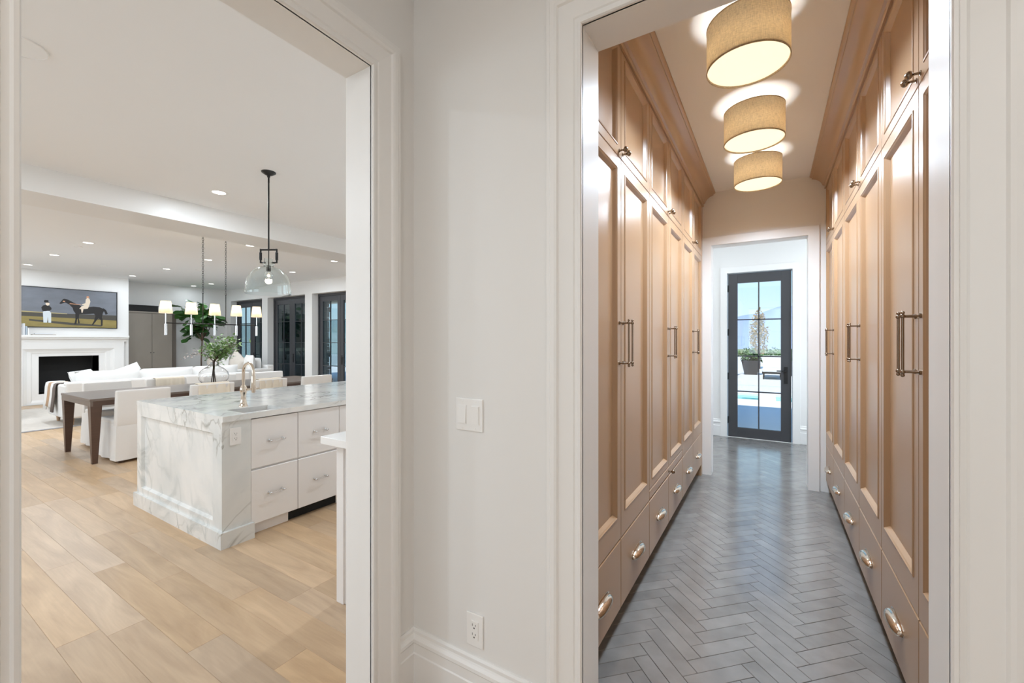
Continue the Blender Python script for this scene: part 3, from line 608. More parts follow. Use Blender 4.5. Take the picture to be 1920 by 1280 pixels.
# marble end: framed panel facing the viewer
fe = lambda off, x_, z: (x_, IY0 - off, z)
R = [rect(fe, IX0 + .012, IX1 - .012, .0, IZ - .0405, -.19), rect(fe, IX0 + .012, IX1 - .012, .0, IZ - .0405, 0)]
R += [rect(fe, IX0 + .012 + .085, IX1 - .012 - .13, .165, IZ - .125, 0), rect(fe, IX0 + .012 + .097, IX1 - .012 - .142, .177, IZ - .137, -.022)]
MB().rings(R, True, False).build('end_frame', 'marble', isl)
MB().rings([rect(fe, IX0 + .1, IX1 - .15, .17, IZ - .13, -.04), rect(fe, IX0 + .1, IX1 - .15, .17, IZ - .13, -.0221)], True, True).build('end_panel', 'marble', isl)
pl = MB(); PH = .112
pl.rings([[(IX0 - .018, IY0 + .19, z_), (IX0 - .018, IY0 - .018, z_), (IX1 + .012, IY0 - .018, z_), (IX1 + .012, IY0 + .205, z_), (IX1 - .013, IY0 + .205, z_), (IX1 - .013, IY0 + .0005 - .0005, z_), (IX0 + .011, IY0, z_), (IX0 + .011, IY0 + .19, z_)] for z_ in (0, PH)], True, True)
pl.build('plinth', 'marble', isl)
# worktop with sink cut-out
SX0, SX1, SY0, SY1 = -3.50, -3.262, 1.60, 1.90
top = MB(); z0, z1 = IZ - .04, IZ
for q in ((IX0, IX1, IY0, SY0), (IX0, IX1, SY1, IY1), (IX0, SX0, SY0, SY1), (SX1, IX1, SY0, SY1)): top.box(q[0], q[1], q[2], q[3], z0, z1)
top.build('worktop', 'marble', isl)
sk = MB().rings([[(SX0 - .004, SY0 - .004, IZ - .041), (SX1 + .004, SY0 - .004, IZ - .041), (SX1 + .004, SY1 + .004, IZ - .041), (SX0 - .004, SY1 + .004, IZ - .041)], [(SX0 + .01, SY0 + .01, IZ - .2), (SX1 - .01, SY0 + .01, IZ - .2), (SX1 - .01, SY1 - .01, IZ - .2), (SX0 + .01, SY1 - .01, IZ - .2)]], False, True)
sk.build('sink_basin', 'steel', isl)
fd = lambda off, y, z: (DX + off, y, z)
ys = [1.632, 1.992, 2.372, 2.75, 3.3, 3.85, 4.4]
for a, b in zip(ys, ys[1:]):
    for zz0, zz1 in ((.085, .482), (.492, .858)):
        d = slab(fd, a, b, zz0, zz1, isl, 'drawer', 'whitecab', ch=.003, g=.0022)
        ym, zc = (a + b) / 2, (zz0 + zz1) / 2 + .004
        if b > 3: continue
        for yy in (ym - .05, ym + .05): MB().tube([(DX, yy, zc), (DX + .004, yy, zc), (DX + .005, yy, zc), (DX + .028, yy, zc)], [.009, .009, .005, .005], 10).tube([(DX + .028, yy - .006, zc), (DX + .028, yy + .006, zc)], .0085, 10).build('handle_post', 'chrome', d, 40)
        MB().tube([(DX + .028, ym - .062, zc), (DX + .028, ym + .062, zc)], .0058, 10).build('handle_bar', 'acrylic', d, 40)
box('toe_kick', 'whitecab', DX - .085, DX - .05, 1.645, 1.94, 0, .083, isl)
gk = box('toe_grille', 'blackm', DX - .088, DX - .055, 1.94, 2.372, .004, .083, isl)
box('toe_kick', 'whitecab', DX - .085, DX - .05, 2.372, 4.4, 0, .083, isl)
outlet(lambda a, o, z: (IX1 - .012 + o, 1.525 + a, .757 + z), (IX1 - .012, 1.525, .757), 'white power outlet on the marble end of the island')
# faucet
fx, fy = -3.585, 1.76
t = thing('faucet', 'polished gooseneck faucet beside the island sink', 'faucet', (fx, fy, IZ))
MB().lathe([(.0001, IZ), (.032, IZ), (.032, IZ + .006), (.026, IZ + .014), (.019, IZ + .05), (.017, IZ + .09), (.024, IZ + .11), (.026, IZ + .135), (.022, IZ + .155), (.014, IZ + .17), (.0001, IZ + .172)], 20, (fx, fy, 0)).build('base', 'nickel', t, 40)
arc = [(fx, fy, IZ + .15), (fx, fy, IZ + .27)] + [(fx + .075 - .075 * math.cos(PI * k / 12), fy, IZ + .27 + .075 * math.sin(PI * k / 12)) for k in range(1, 13)]
MB().tube(arc + [(fx + .15, fy, IZ + .25)], .0115, 12).build('spout', 'nickel', t, 60)
MB().tube([(fx + .15, fy, IZ + .252), (fx + .15, fy, IZ + .245), (fx + .151, fy, IZ + .17), (fx + .151, fy, IZ + .12)], [.013, .015, .016, .013], 12).build('spray_head', 'nickel', t, 40)
MB().tube([(fx, fy + .015, IZ + .13), (fx + .03, fy + .045, IZ + .135), (fx + .07, fy + .085, IZ + .14)], [.012, .008, .009], 10).build('lever', 'nickel', t, 40)

# cabinet run against the wall, just inside the opening
t = thing('base_cabinet', 'white base cabinet with side panel right of the opening jamb', 'cabinet', (-1.7, 2.6, 0))
MB().box(-1.395, -2.0, 1.50, 4.0, .1, .87).box(-1.395, -1.94, 1.5, 4.0, 0, .1).build('body', 'whitecab', t)
MB().box(-2.032, -1.975, 1.477, 1.505, 0, .872).build('corner_post', 'whitecab', t, bevel=.002)
MB().box(-1.975, -1.395, 1.488, 1.505, 0, .872).build('end_panel', 'whitecab', t)
for a, b in ((1.51, 2.1), (2.1, 2.7), (2.7, 3.3), (3.3, 3.98)): slab(lambda off, y, z: (-2.0 - .02 - off, y, z), a, b, .105, .865, t, 'door', 'whitecab')
ct = box('worktop', 'quartz', -1.395, -2.07, 1.405, 4.0, .874, .914, bevel=.003); tag(ct, 'white worktop corner on the cabinet beside the opening jamb', 'worktop')

# pendants over the island
def pendant(x, y, label):
    t = thing('pendant_lamp', label, 'pendant lamp', (x, y, CZ), 'glass dome pendants over the island')
    MB().lathe([(.0001, CZ), (.062, CZ), (.06, CZ - .008), (.03, CZ - .028), (.014, CZ - .034), (.012, CZ - .05), (.0001, CZ - .05)], 24, (x, y, 0)).build('canopy', 'black', t, 40)
    MB().tube([(x, y, CZ - .05), (x, y, CZ - .10)], .008, 8).build('link', 'black', t)
    MB().tube([(x, y, CZ - .10), (x, y, 2.275)], .0072, 10).build('rod', 'black', t)
    ux, uy = math.cos(.55), math.sin(.55)
    yk = MB(); ww = .075
    P = lambda s_, z: (x + ux * s_, y + uy * s_, z)
    yk.tube([P(-ww, 2.275), P(ww, 2.275)], .008, 8)
    for s_ in (-1, 1):
        yk.tube([P(s_ * ww, 2.283), P(s_ * ww, 2.25), P(s_ * ww, 2.248), P(s_ * ww, 2.18), P(s_ * ww, 2.178), P(s_ * ww, 2.15)], [.008, .008, .0125, .0125, .008, .008], 8)
        yk.tube([P(s_ * ww, 2.155), P(s_ * .03, 2.155)], .007, 8)
    yk.build('yoke', 'black', t, 40)
    MB().tube([(x, y, 2.27), (x, y, 2.12)], .0045, 8).tube([(x, y, 2.125), (x, y, 2.075)], .019, 14).build('socket', 'black', t, 40)
    zr = 1.862; ro_ = .19; out = [(ro_, zr), (ro_ + .002, zr + .02), (ro_ - .003, zr + .06)]
    out += [(.045 + (ro_ - .048) * math.cos(a), zr + .06 + .19 * math.sin(a)) for a in [PI / 2 * k / 10 for k in range(1, 10)]]
    out += [(.047, zr + .252), (.04, zr + .262), (.04, zr + .272), (.052, zr + .28), (.052, zr + .288), (.035, zr + .296), (.034, zr + .33)]
    inn = [(r_ - .0035, z_) for r_, z_ in out][::-1]
    g = MB().lathe(out + inn + [out[0]], 48, (x, y, 0)); g.build('glass_dome', 'glass_g', t, 60)
    bo = [(max(.0002, .038 * math.sin(PI * k / 14)), 2.035 - .041 * math.cos(PI * k / 14)) for k in range(15)]; bi = [(max(.0001, r_ - .0012), z_ + (.0012 if z_ < 2.035 else -.0012)) for r_, z_ in bo][::-1]
    MB().lathe(bo + bi + [bo[0]], 24, (x, y, 0)).build('bulb_glass', 'glass', t, 60)
    MB().ball((x, y, 2.033), .013, 10).build('bulb', 'bulb', t, 60)
    lamp('POINT', (x, y, 1.985), 6, t, (1, .82, .6), .03)
pendant(-4.0, 2.185, 'glass dome pendant on a black rod above the island sink')
pendant(-4.0, 3.62, 'glass dome pendant mostly hidden behind the opening jamb')

# ------------------------------------------------------------------ dining table, chairs, chandelier
t = thing('dining_table', 'long dark wooden dining table behind the island', 'table', (-7.21, 3.18, 0))
TX0, TX1, TY0, TY1, TZ = -7.77, -6.65, 1.61, 4.76, .755
box('table_top', 'tabletop', TX0, TX1, TY0, TY1, TZ - .028, TZ, t, bevel=.003)
box('apron', 'tabletop', TX0 + .006, TX1 - .006, TY0 + .006, TY0 + .03, TZ - .085, TZ - .028, t)
box('apron', 'tabletop', TX0 + .006, TX1 - .006, TY1 - .03, TY1 - .006, TZ - .085, TZ - .028, t)
box('apron', 'walnut', TX0 + .006, TX0 + .03, TY0 + .03, TY1 - .03, TZ - .085, TZ - .028, t)
box('apron', 'walnut', TX1 - .03, TX1 - .006, TY0 + .03, TY1 - .03, TZ - .085, TZ - .028, t)
for sx, X_ in ((1, TX0 + .006), (-1, TX1 - .006)):
    for sy, Y_ in ((1, TY0 + .006), (-1, TY1 - .006)):
        MB().rings([[(X_ + sx * a, Y_ + sy * b, z) for a, b in ((o0, o0), (w_, o0), (w_, w_), (o0, w_))] for z, o0, w_ in ((0, .022, .07), (TZ - .03, 0, .105))], True, True).build('leg', 'walnut', t)

def chair_proto():
    t = thing('slipcover_chair', 'white slipcovered dining chair', 'chair', (0, 0, 0), 'white slipcovered dining chairs')
    W, D = .52, .56     # back at +x side, faces -x
    def loop(z, fl, wob):
        pts = []; n = 14
        cs = [(D / 2 + fl, -W / 2 - fl), (D / 2 + fl, W / 2 + fl), (-D / 2 - fl, W / 2 + fl), (-D / 2 - fl, -W / 2 - fl)]
        for i in range(4):
            a, b = cs[i], cs[(i + 1) % 4]
            nx, ny = (b[1] - a[1]), -(b[0] - a[0]); l = math.hypot(nx, ny); nx, ny = nx / l, ny / l
            for k in range(n):
                s_ = k / n; o = wob * math.sin(s_ * 2 * PI * 2 + i * 1.3) * math.sin(s_ * PI)
                pts.append((a[0] + (b[0] - a[0]) * s_ + nx * o, a[1] + (b[1] - a[1]) * s_ + ny * o, z))
        return pts
    MB().rings([loop(.035, .012, .016), loop(.18, .008, .012), loop(.33, .002, .004), loop(.43, 0, 0), loop(.452, -.006, 0)], True, True).build('skirt', 'linen', t, 40)
    sb = MB().box(-D / 2, D / 2 - .1, -W / 2 + .004, W / 2 - .004, .44, .50); sb.build('seat', 'linen', t, 60, bevel=.018, seg=3)
    bk = MB()
    bk.rings([[(D / 2 - .105 + dx - tk, -W / 2 + e, z), (D / 2 + dx, -W / 2 + e, z), (D / 2 + dx, W / 2 - e, z), (D / 2 - .105 + dx - tk, W / 2 - e, z)] for z, dx, e, tk in ((.43, 0, .001, 0), (.6, .006, .002, -.012), (.80, .02, .003, -.022), (.845, .024, .003, -.024))], True, True)
    bk.build('backrest', 'linen', t, 60, bevel=.012, seg=2)
    for sx in (-1, 1):
        for sy in (-1, 1): MB().box(sx * .23 - .02, sx * .23 + .02, sy * .21 - .02, sy * .21 + .02, 0, .05).build('foot', 'walnut', t)
    return t
cp = chair_proto()
near = [(2.045, 'white slipcovered chair on the near side at the left end of the table'), (2.785, 'slipcovered chair with a draped throw behind the marble island corner, left of the faucet'), (3.545, 'slipcovered chair with a draped throw just right of the faucet'), (4.33, 'rightmost slipcovered chair on the near side of the table')]
far = [(2.135, 'slipcovered chair on the far side at the left end of the table'), (2.82, 'slipcovered chair with beige throw on the far side of the table'), (3.56, 'slipcovered chair on the far side behind the glass vase'), (4.39, 'rightmost slipcovered chair on the far side of the table')]
for i, (y, lab) in enumerate(near):
    o = cp if i == 0 else copy_tree(cp); o.location = (-6.73, y, 0); o['label'] = lab
for y, lab in far:
    o = copy_tree(cp); o.location = (-7.79, y, 0); o.rotation_euler = (0, 0, PI); o['label'] = lab
def drape(xc, y0, y1, ztop, half, drop0, drop1, m, label):
    """throw over a chair back: x thickness half, hangs drop0 on +x, drop1 on -x"""
    pr = [(half + .012, ztop - drop0), (half + .010, ztop - drop0 * .5), (half + .006, ztop - .02), (half * .6, ztop + .006), (-half * .6, ztop + .006), (-half - .006, ztop - .02), (-half - .010, ztop - drop1 * .5), (-half - .012, ztop - drop1)]
    n = 24; R = []
    for k in range(n + 1):
        s_ = k / n; y = y0 + (y1 - y0) * s_; wv = .004 * math.sin(s_ * 19) + .003 * math.sin(s_ * 41)
        R.append([(xc + a + (wv if a > 0 else -wv) * (1 if b < ztop - .01 else .2), y, b) for a, b in pr])
    o = MB().rings(R, False, False, False).build('throw_blanket', m, None, 60); md = o.modifiers.new('thick', 'SOLIDIFY'); md.thickness = .006; md.offset = 1
    return tag(o, label, 'throw')
drape(-6.49, 2.60, 2.98, .848, .052, .40, .25, 'cream', 'cream throw over the near chair left of the faucet')
drape(-6.49, 3.38, 3.72, .848, .052, .40, .25, 'cream', 'cream throw over the near chair right of the faucet')
drape(-8.03, 2.66, 3.03, .848, .052, .25, .35, 'cream', 'beige throw over a chair on the far side of the table')

CX = -7.22
t = thing('chandelier', 'linear chandelier with five small white shades over the dining table', 'chandelier', (CX, 3.135, CZ))
for yy in (2.977, 3.287):
    MB().lathe([(.0001, CZ), (.03, CZ), (.028, CZ - .012), (.0001, CZ - .02)], 16, (CX, yy, 0)).build('canopy', 'black', t, 40)
    zt = CZ - .015; ln = MB(); n = 26; step = (zt - 2.13) / n
    for k in range(n):
        z = zt - (k + .5) * step; a = (k % 2) * PI / 2; ca, sa = math.cos(a), math.sin(a)
        ring = [(CX + ca * .011 * math.cos(q), yy + sa * .011 * math.cos(q), z + (step * .62) * math.sin(q)) for q in [2 * PI * i / 10 for i in range(11)]]
        ln.tube(ring, .0026, 5, False)
    ln.build('chain', 'black', t, 40)
    MB().tube([(CX, yy, 2.14), (CX, yy, 1.665)], .006, 8).build('drop_rod', 'black', t)
MB().tube([(CX, 2.52, 1.676), (CX, 3.75, 1.676)], .0075, 8).build('crossbar', 'black', t)
for k in range(5):
    y = 2.523 + k * .306
    MB().tube([(CX, y, 1.505), (CX, y, 1.662)], .017, 14).build('candle_sleeve', 'chrome', t, 40)
    MB().tube([(CX, y, 1.66), (CX, y, 1.86)], .0075, 10).build('stem', 'chrome', t, 40)
    b = MB().lathe([(.078, 1.812), (.058, 1.982)], 32, (CX, y, 0)).build('lamp_shade', 'shade_in', t, 60)
    MB().ball((CX, y, 1.885), .018, 10).build('bulb', 'bulb', t, 60)
    lamp('POINT', (CX, y, 1.90), 1.1, t, (1, .84, .62), .02)

# vase with branches
vx, vy = -7.22, 3.12
t = thing('glass_vase', 'round clear glass vase with leafy green branches on the table', 'vase', (vx, vy, TZ))
pr = [(.0001, .004), (.10, .004), (.15, .03), (.19, .09), (.198, .14), (.18, .20), (.13, .25), (.07, .29), (.05, .32), (.055, .345)]
g = MB().lathe([(r_, TZ + z_) for r_, z_ in pr] + [(max(.0001, r_ - .005), TZ + z_ + (.004 if i < 2 else 0)) for i, (r_, z_) in list(enumerate(pr))[::-1]], 40, (vx, vy, 0)); g.build('vase_body', 'glass', t, 60)
rb = random.Random(11); st = MB(); lf = MB(); bl = MB()
def leaf_quad(mb, p, d, up, L, W):
    d = d.normalized(); s_ = d.cross(up).normalized() * W / 2
    mb.add([p, p + d * L * .45 + s_, p + d * L, p + d * L * .45 - s_], [(0, 1, 2, 3)])
for k in range(9):
    a = rb.uniform(0, 2 * PI); top_ = Vector((vx + rb.uniform(-.16, .1), vy + rb.uniform(-.06, .34), TZ + rb.uniform(.5, .76)))
    p0 = Vector((vx + .03 * math.cos(a), vy + .03 * math.sin(a), TZ + .02)); p1 = Vector((vx + .012 * math.cos(a + 2), vy + .012 * math.sin(a + 2), TZ + .36))
    path = [p0, p1, p1.lerp(top_, .5) + Vector((0, 0, .03)), top_]
    if k < 6: st.tube(path, [.007, .0055, .004, .002], 6)
    for i in range(80):
        s_ = rb.uniform(.25, 1.05); q = p1.lerp(top_, s_) + Vector((rb.gauss(0, .05), rb.gauss(0, .06), rb.gauss(0, .04)))
        leaf_quad(lf, q, Vector((rb.gauss(0, 1), rb.gauss(0, 1), rb.gauss(.1, .6))), Vector((rb.gauss(0, .4), rb.gauss(0, .4), 1)), rb.uniform(.045, .08), rb.uniform(.024, .04))
st.build('stem', 'bark', t, 60); o = lf.build('foliage', 'leaf2', t); o['kind'] = 'stuff'
# pale blossom twigs
tw = MB()
for k in range(7):
    p1 = Vector((vx, vy, TZ + .36)); e = Vector((vx + rb.uniform(-.1, .1), vy + rb.choice([-1, 1]) * rb.uniform(.2, .42), TZ + rb.uniform(.42, .62)))
    m_ = p1.lerp(e, .5) + Vector((0, 0, .08)); tw.tube([p1, m_, e], [.003, .002, .001], 5)
    for i in range(16): q = m_.lerp(e, rb.random()) + Vector((rb.gauss(0, .02), rb.gauss(0, .03), rb.gauss(0, .025))); leaf_quad(bl, q, Vector((rb.gauss(0, 1), rb.gauss(0, 1), rb.gauss(0, 1))), Vector((0, 0, 1)), .024, .018)
tw.build('twig', 'bark', t); o = bl.build('blossom', 'blossom', t); o['kind'] = 'stuff'

# ------------------------------------------------------------------ living area
rg = thing('area_rug', 'pale woven rug with dark patterned border under the sofa', 'rug', (-11.4, 3.2, 0))
box('rug_field', 'rug', -13.1, -9.95, .9, 5.6, .0005, .010, rg); box('rug_border', 'rug_edge', -9.95, -9.86, .9, 5.6, .0005, .010, rg)

def pillow(c, w, h, th, rot, m, name, parent, label=None):
    """soft square cushion: local x = thickness, y = width, z = height"""
    n = 12; b = MB(); mx = Matrix.Translation(c) @ rot.to_4x4() if hasattr(rot, 'to_4x4') else Matrix.Translation(c)
    for sgn in (1, -1):
        V = []
        for i in range(n + 1):
            for j in range(n + 1):
                u = 2 * i / n - 1; v = 2 * j / n - 1
                t_ = max(0, (1 - abs(u) ** 2.6)) ** .55 * max(0, (1 - abs(v) ** 2.6)) ** .55
                pin = 1 - .06 * (1 - (abs(u) * abs(v)) ** .8) * (abs(u) + abs(v)) / 2
                V.append(mx @ Vector((sgn * th / 2 * t_, u * w / 2 * pin, v * h / 2 * pin)))
        b.add(V, [(i * (n + 1) + j, (i + 1) * (n + 1) + j, (i + 1) * (n + 1) + j + 1, i * (n + 1) + j + 1) for i in range(n) for j in range(n)])
    o = b.build(name, m, parent, 180)
    return o
from mathutils import Euler
def E(x=0, y=0, z=0): return Euler((x, y, z)).to_matrix()
# main sofa, back towards the dining table
SBX = -9.88
so = thing('sofa', 'long white sofa with its back to the dining table', 'sofa', (-10.4, 3.6, 0))
SY0_, SY1_ = 2.10, 5.0
box('frame', 'sofa', -10.88, SBX - .015, SY0_ + .015, SY1_ - .015, .14, .42, so, bevel=.02)
box('backrest', 'sofa', SBX - .17, SBX, SY0_ + .008, SY1_ - .008, .13, .735, so, bevel=.03)
box('arm', 'sofa', -10.9, SBX - .01, SY0_, SY0_ + .16, .13, .69, so, bevel=.03)
box('arm', 'sofa', -10.9, SBX - .01, SY1_ - .16, SY1_, .13, .69, so, bevel=.03)
for k in range(3):
    a = SY0_ + .17 + k * .855; b = a + .845
    box('seat_cushion', 'sofa', -10.92, SBX - .18, a, b, .42, .56, so, bevel=.04)
    pillow(Vector((SBX - .20, (a + b) / 2, .70)), b - a + .03, .40, .26, E(0, -.12, 0), 'sofa', 'back_cushion', so)
for x_ in (-10.75, -9.98):
    for y_ in (2.2, 4.9): MB().lathe([(.02, .0105), (.035, .15)], 12, (x_, y_, .0), True).build('leg', 'tan', so)
# blanket on arm
bk = thing('throw_blanket', 'tan and grey striped blanket hanging over the sofa arm', 'throw', (-10.45, 2.1, .69))
def strip(x0, x1, m, z0, wob):
    R = []
    pr = [(2.30, .70), (2.25, .705), (2.10, .705), (2.075, .69), (2.068, .62), (2.06, .5), (2.05, .4), (2.035, z0)]
    for k in range(9):
        s_ = k / 8; xx = x0 + (x1 - x0) * s_; R.append([(xx + wob * (.7 - z_), y_ - .012 * math.sin(s_ * 9) * (z_ < .69), z_ + .004 * math.sin(s_ * 7)) for y_, z_ in pr])
    o = MB().rings(R, False, False, False).build('stripe', m, bk, 60); md = o.modifiers.new('thick', 'SOLIDIFY'); md.thickness = .012
strip(-10.72, -10.55, 'tan', .30, .06); strip(-10.55, -10.42, 'sofa', .30, .05); strip(-10.42, -10.30, 'grey_wool', .22, .04); strip(-10.9, -10.72, 'sofa', .24, .1)
o = pillow(Vector((-10.35, 2.45, .72)), .5, .4, .2, E(.05, -.45, .7), 'sofa', 'throw_pillow', None); tag(o, 'white throw pillow on the sofa against the black firebox', 'pillow', 'white pillows in the living area')
o = pillow(Vector((-10.5, 3.1, .74)), .5, .42, .2, E(.35, -.3, .2), 'sofa', 'throw_pillow', None); tag(o, 'tilted white pillow on the sofa right of the firebox', 'pillow', 'white pillows in the living area')
# second sofa under the windows
s2 = thing('sofa', 'second white sofa in front of the tall window doors', 'sofa', (-12.3, 5.7, 0))
box('frame', 'sofa', -13.585, -11.015, 5.21, 6.135, .14, .42, s2, bevel=.02); box('backrest', 'sofa', -13.592, -11.008, 5.98, 6.15, .13, .8, s2, bevel=.03)
box('arm', 'sofa', -11.18, -11.0, 5.2, 6.1, .13, .72, s2, bevel=.03); box('arm', 'sofa', -13.6, -13.42, 5.2, 6.1, .13, .72, s2, bevel=.03)
for k in range(2):
    a = -13.4 + k * 1.11
    box('seat_cushion', 'sofa', a, a + 1.1, 5.18, 5.95, .42, .56, s2, bevel=.04)
    pillow(Vector((a + .55, 5.92, .75)), 1.12, .46, .24, E(0, 0, PI / 2), 'sofa', 'back_cushion', s2)
for x_ in (-13.5, -11.1):
    for y_ in (5.3, 6.05): MB().lathe([(.02, .0105), (.035, .15)], 12, (x_, y_, 0), True).build('leg', 'tan', s2)
for px_, pz, rr, mm, lab in ((-13.2, .84, .5, 'linen2', 'oat coloured pillow below the fig tree trunk'), (-12.62, .80, -.3, 'linen', 'white pillow tipped forward left of the glass vase'), (-11.95, .86, .6, 'linen2', 'oat pillow behind the faucet on the second sofa'), (-11.36, .82, -.5, 'linen', 'white pillow at the right end of the second sofa')):
    o = pillow(Vector((px_, 5.72, pz)), .5, .48, .2, E(.3, 0, PI / 2) @ E(rr * .6, 0, rr * .3), mm, 'throw_pillow', None); tag(o, lab, 'pillow', 'pillows on the second sofa')
# armchair cut by the left casing
ac = thing('armchair', 'white armchair by the fireplace, mostly hidden by the left casing', 'armchair', (-11.9, 1.45, 0))
box('base', 'sofa', -12.28, -11.52, 1.0, 1.82, .13, .44, ac, bevel=.04); box('arm', 'sofa', -12.3, -11.5, 1.68, 1.86, .12, .62, ac, bevel=.05); box('arm', 'sofa', -12.3, -11.5, .95, 1.12, .12, .62, ac, bevel=.05); box('backrest', 'sofa', -11.66, -11.46, 1.0, 1.82, .12, .8, ac, bevel=.05)
for x_ in (-12.2, -11.6):
    for y_ in (1.05, 1.78): MB().lathe([(.018, .0105), (.03, .14)], 10, (x_, y_, 0), True).build('leg', 'walnut', ac)

# fireplace
fp = thing('fireplace', 'white stone fireplace surround with a black firebox', 'fireplace', (FX, 3.04, 0))
ff = lambda off, y, z: (FX + off, y, z)
MB().rings([rect(ff, HB[0], HB[1], HB[2], HB[3], .0), rect(ff, HB[0], HB[1], HB[2], HB[3], -.45)], False, True).build('firebox', 'blackm', fp)
MB().rings([rect(ff, 2.10, 3.98, .0, 1.47, 0), rect(ff, 2.10, 3.98, .0, 1.47, .09), rect(ff, 2.29, 3.80, .0, 1.24, .09), rect(ff, 2.31, 3.78, .0, 1.22, .075), rect(ff, 2.36, 3.73, .0, 1.18, .05), rect(ff, 2.42, 3.66, .05, 1.16, .045), rect(ff, 2.44, 3.64, .1, 1.13, .03), rect(ff, HB[0], HB[1], HB[2], HB[3], .025)], False, False).build('surround', 'trim', fp)
mp_ = [(0, 1.40), (.10, 1.40), (.105, 1.43), (.14, 1.46), (.17, 1.475), (.17, 1.495), (.20, 1.505), (.20, 1.55), (0, 1.55)]
MB().rings([[(FX + o_, y_, z_) for o_, z_ in mp_] for y_ in (2.04, 4.05)], True, True).build('mantel_shelf', 'trim', fp)
# picture
PY0, PY1, PZ0, PZ1 = 2.268, 3.868, 1.723, 2.627
pc = thing('framed_picture', 'wide dark framed picture of a horse and rider above the mantel', 'picture', (FX, (PY0 + PY1) / 2, PZ0))
XP = FX + .03
def pp(u, v): return (PY0 + u * (PY1 - PY0), PZ0 + v * (PZ1 - PZ0))
box('backing', 'black', FX, XP - .004, PY0, PY1, PZ0, PZ1, pc)
for q in ((PY0, PY1, PZ0, PZ0 + .014), (PY0, PY1, PZ1 - .014, PZ1), (PY0, PY0 + .014, PZ0, PZ1), (PY1 - .014, PY1, PZ0, PZ1)): box('frame_bar', 'black', FX, XP + .008, q[0], q[1], q[2], q[3], pc)
def flat(name, m, pts, dx, parent):
    q = [pp(*p) for p in pts]; b = MB(); n = len(q)
    b.add([(XP + dx, a, z) for a, z in q] , [tuple(range(n))]); return b.build(name, m, parent)
pic = flat('picture_sky', 'screen_sky', [(0, .34), (1, .3), (1, 1), (0, 1)], -.003, pc)
flat('picture_land', 'screen_land', [(0, 0), (1, 0), (1, .33), (0, .36)], -.003, pc)
flat('picture_band', 'p_band', [(0, .27), (.5, .25), (1, .22), (1, .36), (.5, .36), (0, .37)], -.0025, pc)
flat('picture_light_band', 'p_gold', [(0, .37), (.45, .35), (.45, .365), (0, .395)], -.0022, pc)
flat('picture_shade', 'p_band', [(.08, .16), (.5, .07), (.82, .05), (.82, .09), (.5, .13), (.08, .2)], -.0022, pc)
hs = flat('horse', 'p_dark', [(.37, .615), (.385, .60), (.43, .645), (.47, .60), (.505, .52), (.515, .44), (.535, .38), (.535, .22), (.522, .09), (.545, .10), (.552, .22), (.56, .25), (.563, .13), (.575, .11), (.58, .14), (.57, .25), (.575, .36), (.64, .37), (.735, .39), (.75, .33), (.735, .2), (.71, .09), (.725, .09), (.76, .2), (.785, .28), (.81, .22), (.812, .07), (.83, .07), (.832, .22), (.822, .3), (.835, .42), (.845, .46), (.845, .52), (.80, .565), (.73, .575), (.66, .55), (.60, .57), (.52, .65), (.46, .72), (.42, .74), (.405, .72)], -.0018, pc)
flat('horse_tail', 'p_dark', [(.835, .55), (.87, .50), (.89, .40), (.865, .37), (.85, .45), (.835, .5)], -.0018, pc)
flat('bridle', 'p_skin', [(.405, .66), (.425, .655), (.43, .68), (.41, .69)], -.0012, pc)
flat('rein', 'p_skin', [(.47, .615), (.59, .60), (.6, .612), (.48, .63)], -.0012, pc)
rd = flat('rider_body', 'p_cream', [(.60, .615), (.64, .655), (.645, .75), (.66, .80), (.685, .78), (.695, .70), (.68, .58), (.665, .51), (.635, .50), (.62, .50), (.61, .40), (.60, .40), (.595, .49), (.575, .5), (.60, .57), (.63, .60), (.61, .60)], -.0010, pc)
flat('rider_cap', 'p_skin', [(.65, .80), (.655, .84), (.675, .845), (.685, .81), (.67, .79)], -.0008, pc)
flat('groom_coat', 'p_dark', [(.195, .49), (.205, .41), (.225, .40), (.275, .42), (.295, .46), (.29, .50), (.27, .545), (.24, .56), (.21, .54)], -.0010, pc)
flat('groom_trousers', 'p_blue', [(.215, .12), (.21, .38), (.225, .415), (.275, .41), (.29, .36), (.29, .12), (.262, .12), (.258, .27), (.25, .12)], -.0012, pc)
flat('groom_head', 'p_cream', [(.235, .60), (.24, .555), (.26, .54), (.275, .58), (.27, .62), (.24, .62)], -.0008, pc)
flat('groom_hat', 'p_dark', [(.22, .625), (.225, .68), (.262, .68), (.265, .635), (.28, .62), (.24, .615)], -.0006, pc)
# mantel objects
bt = thing('book', 'pale book leaning upright at the left end of the mantel', 'book', (FX + .1, 2.3, 1.55), 'books on the mantel'); box('cover', 'book', FX + .05, FX + .19, 2.285, 2.31, 1.551, 1.80, bt); box('pages', 'white', FX + .055, FX + .186, 2.288, 2.307, 1.553, 1.797, bt)
bt = thing('book', 'blue grey book standing second on the mantel', 'book', (FX + .1, 2.34, 1.55), 'books on the mantel'); box('cover', 'book2', FX + .05, FX + .18, 2.318, 2.345, 1.551, 1.74, bt); box('pages', 'white', FX + .055, FX + .176, 2.321, 2.342, 1.553, 1.737, bt)
bt = thing('book', 'thin white book standing third on the mantel', 'book', (FX + .1, 2.37, 1.55), 'books on the mantel'); box('cover', 'white', FX + .05, FX + .17, 2.352, 2.374, 1.551, 1.70, bt); box('pages', 'book', FX + .055, FX + .166, 2.354, 2.372, 1.553, 1.697, bt)
bt = thing('tray', 'flat stone coloured tray lying on the mantel', 'tray', (FX + .1, 2.58, 1.55)); box('tray_base', 'tray', FX + .03, FX + .18, 2.42, 2.78, 1.5505, 1.566, bt, bevel=.003); box('tray_cover', 'book', FX + .05, FX + .16, 2.46, 2.74, 1.567, 1.583, bt, bevel=.003)

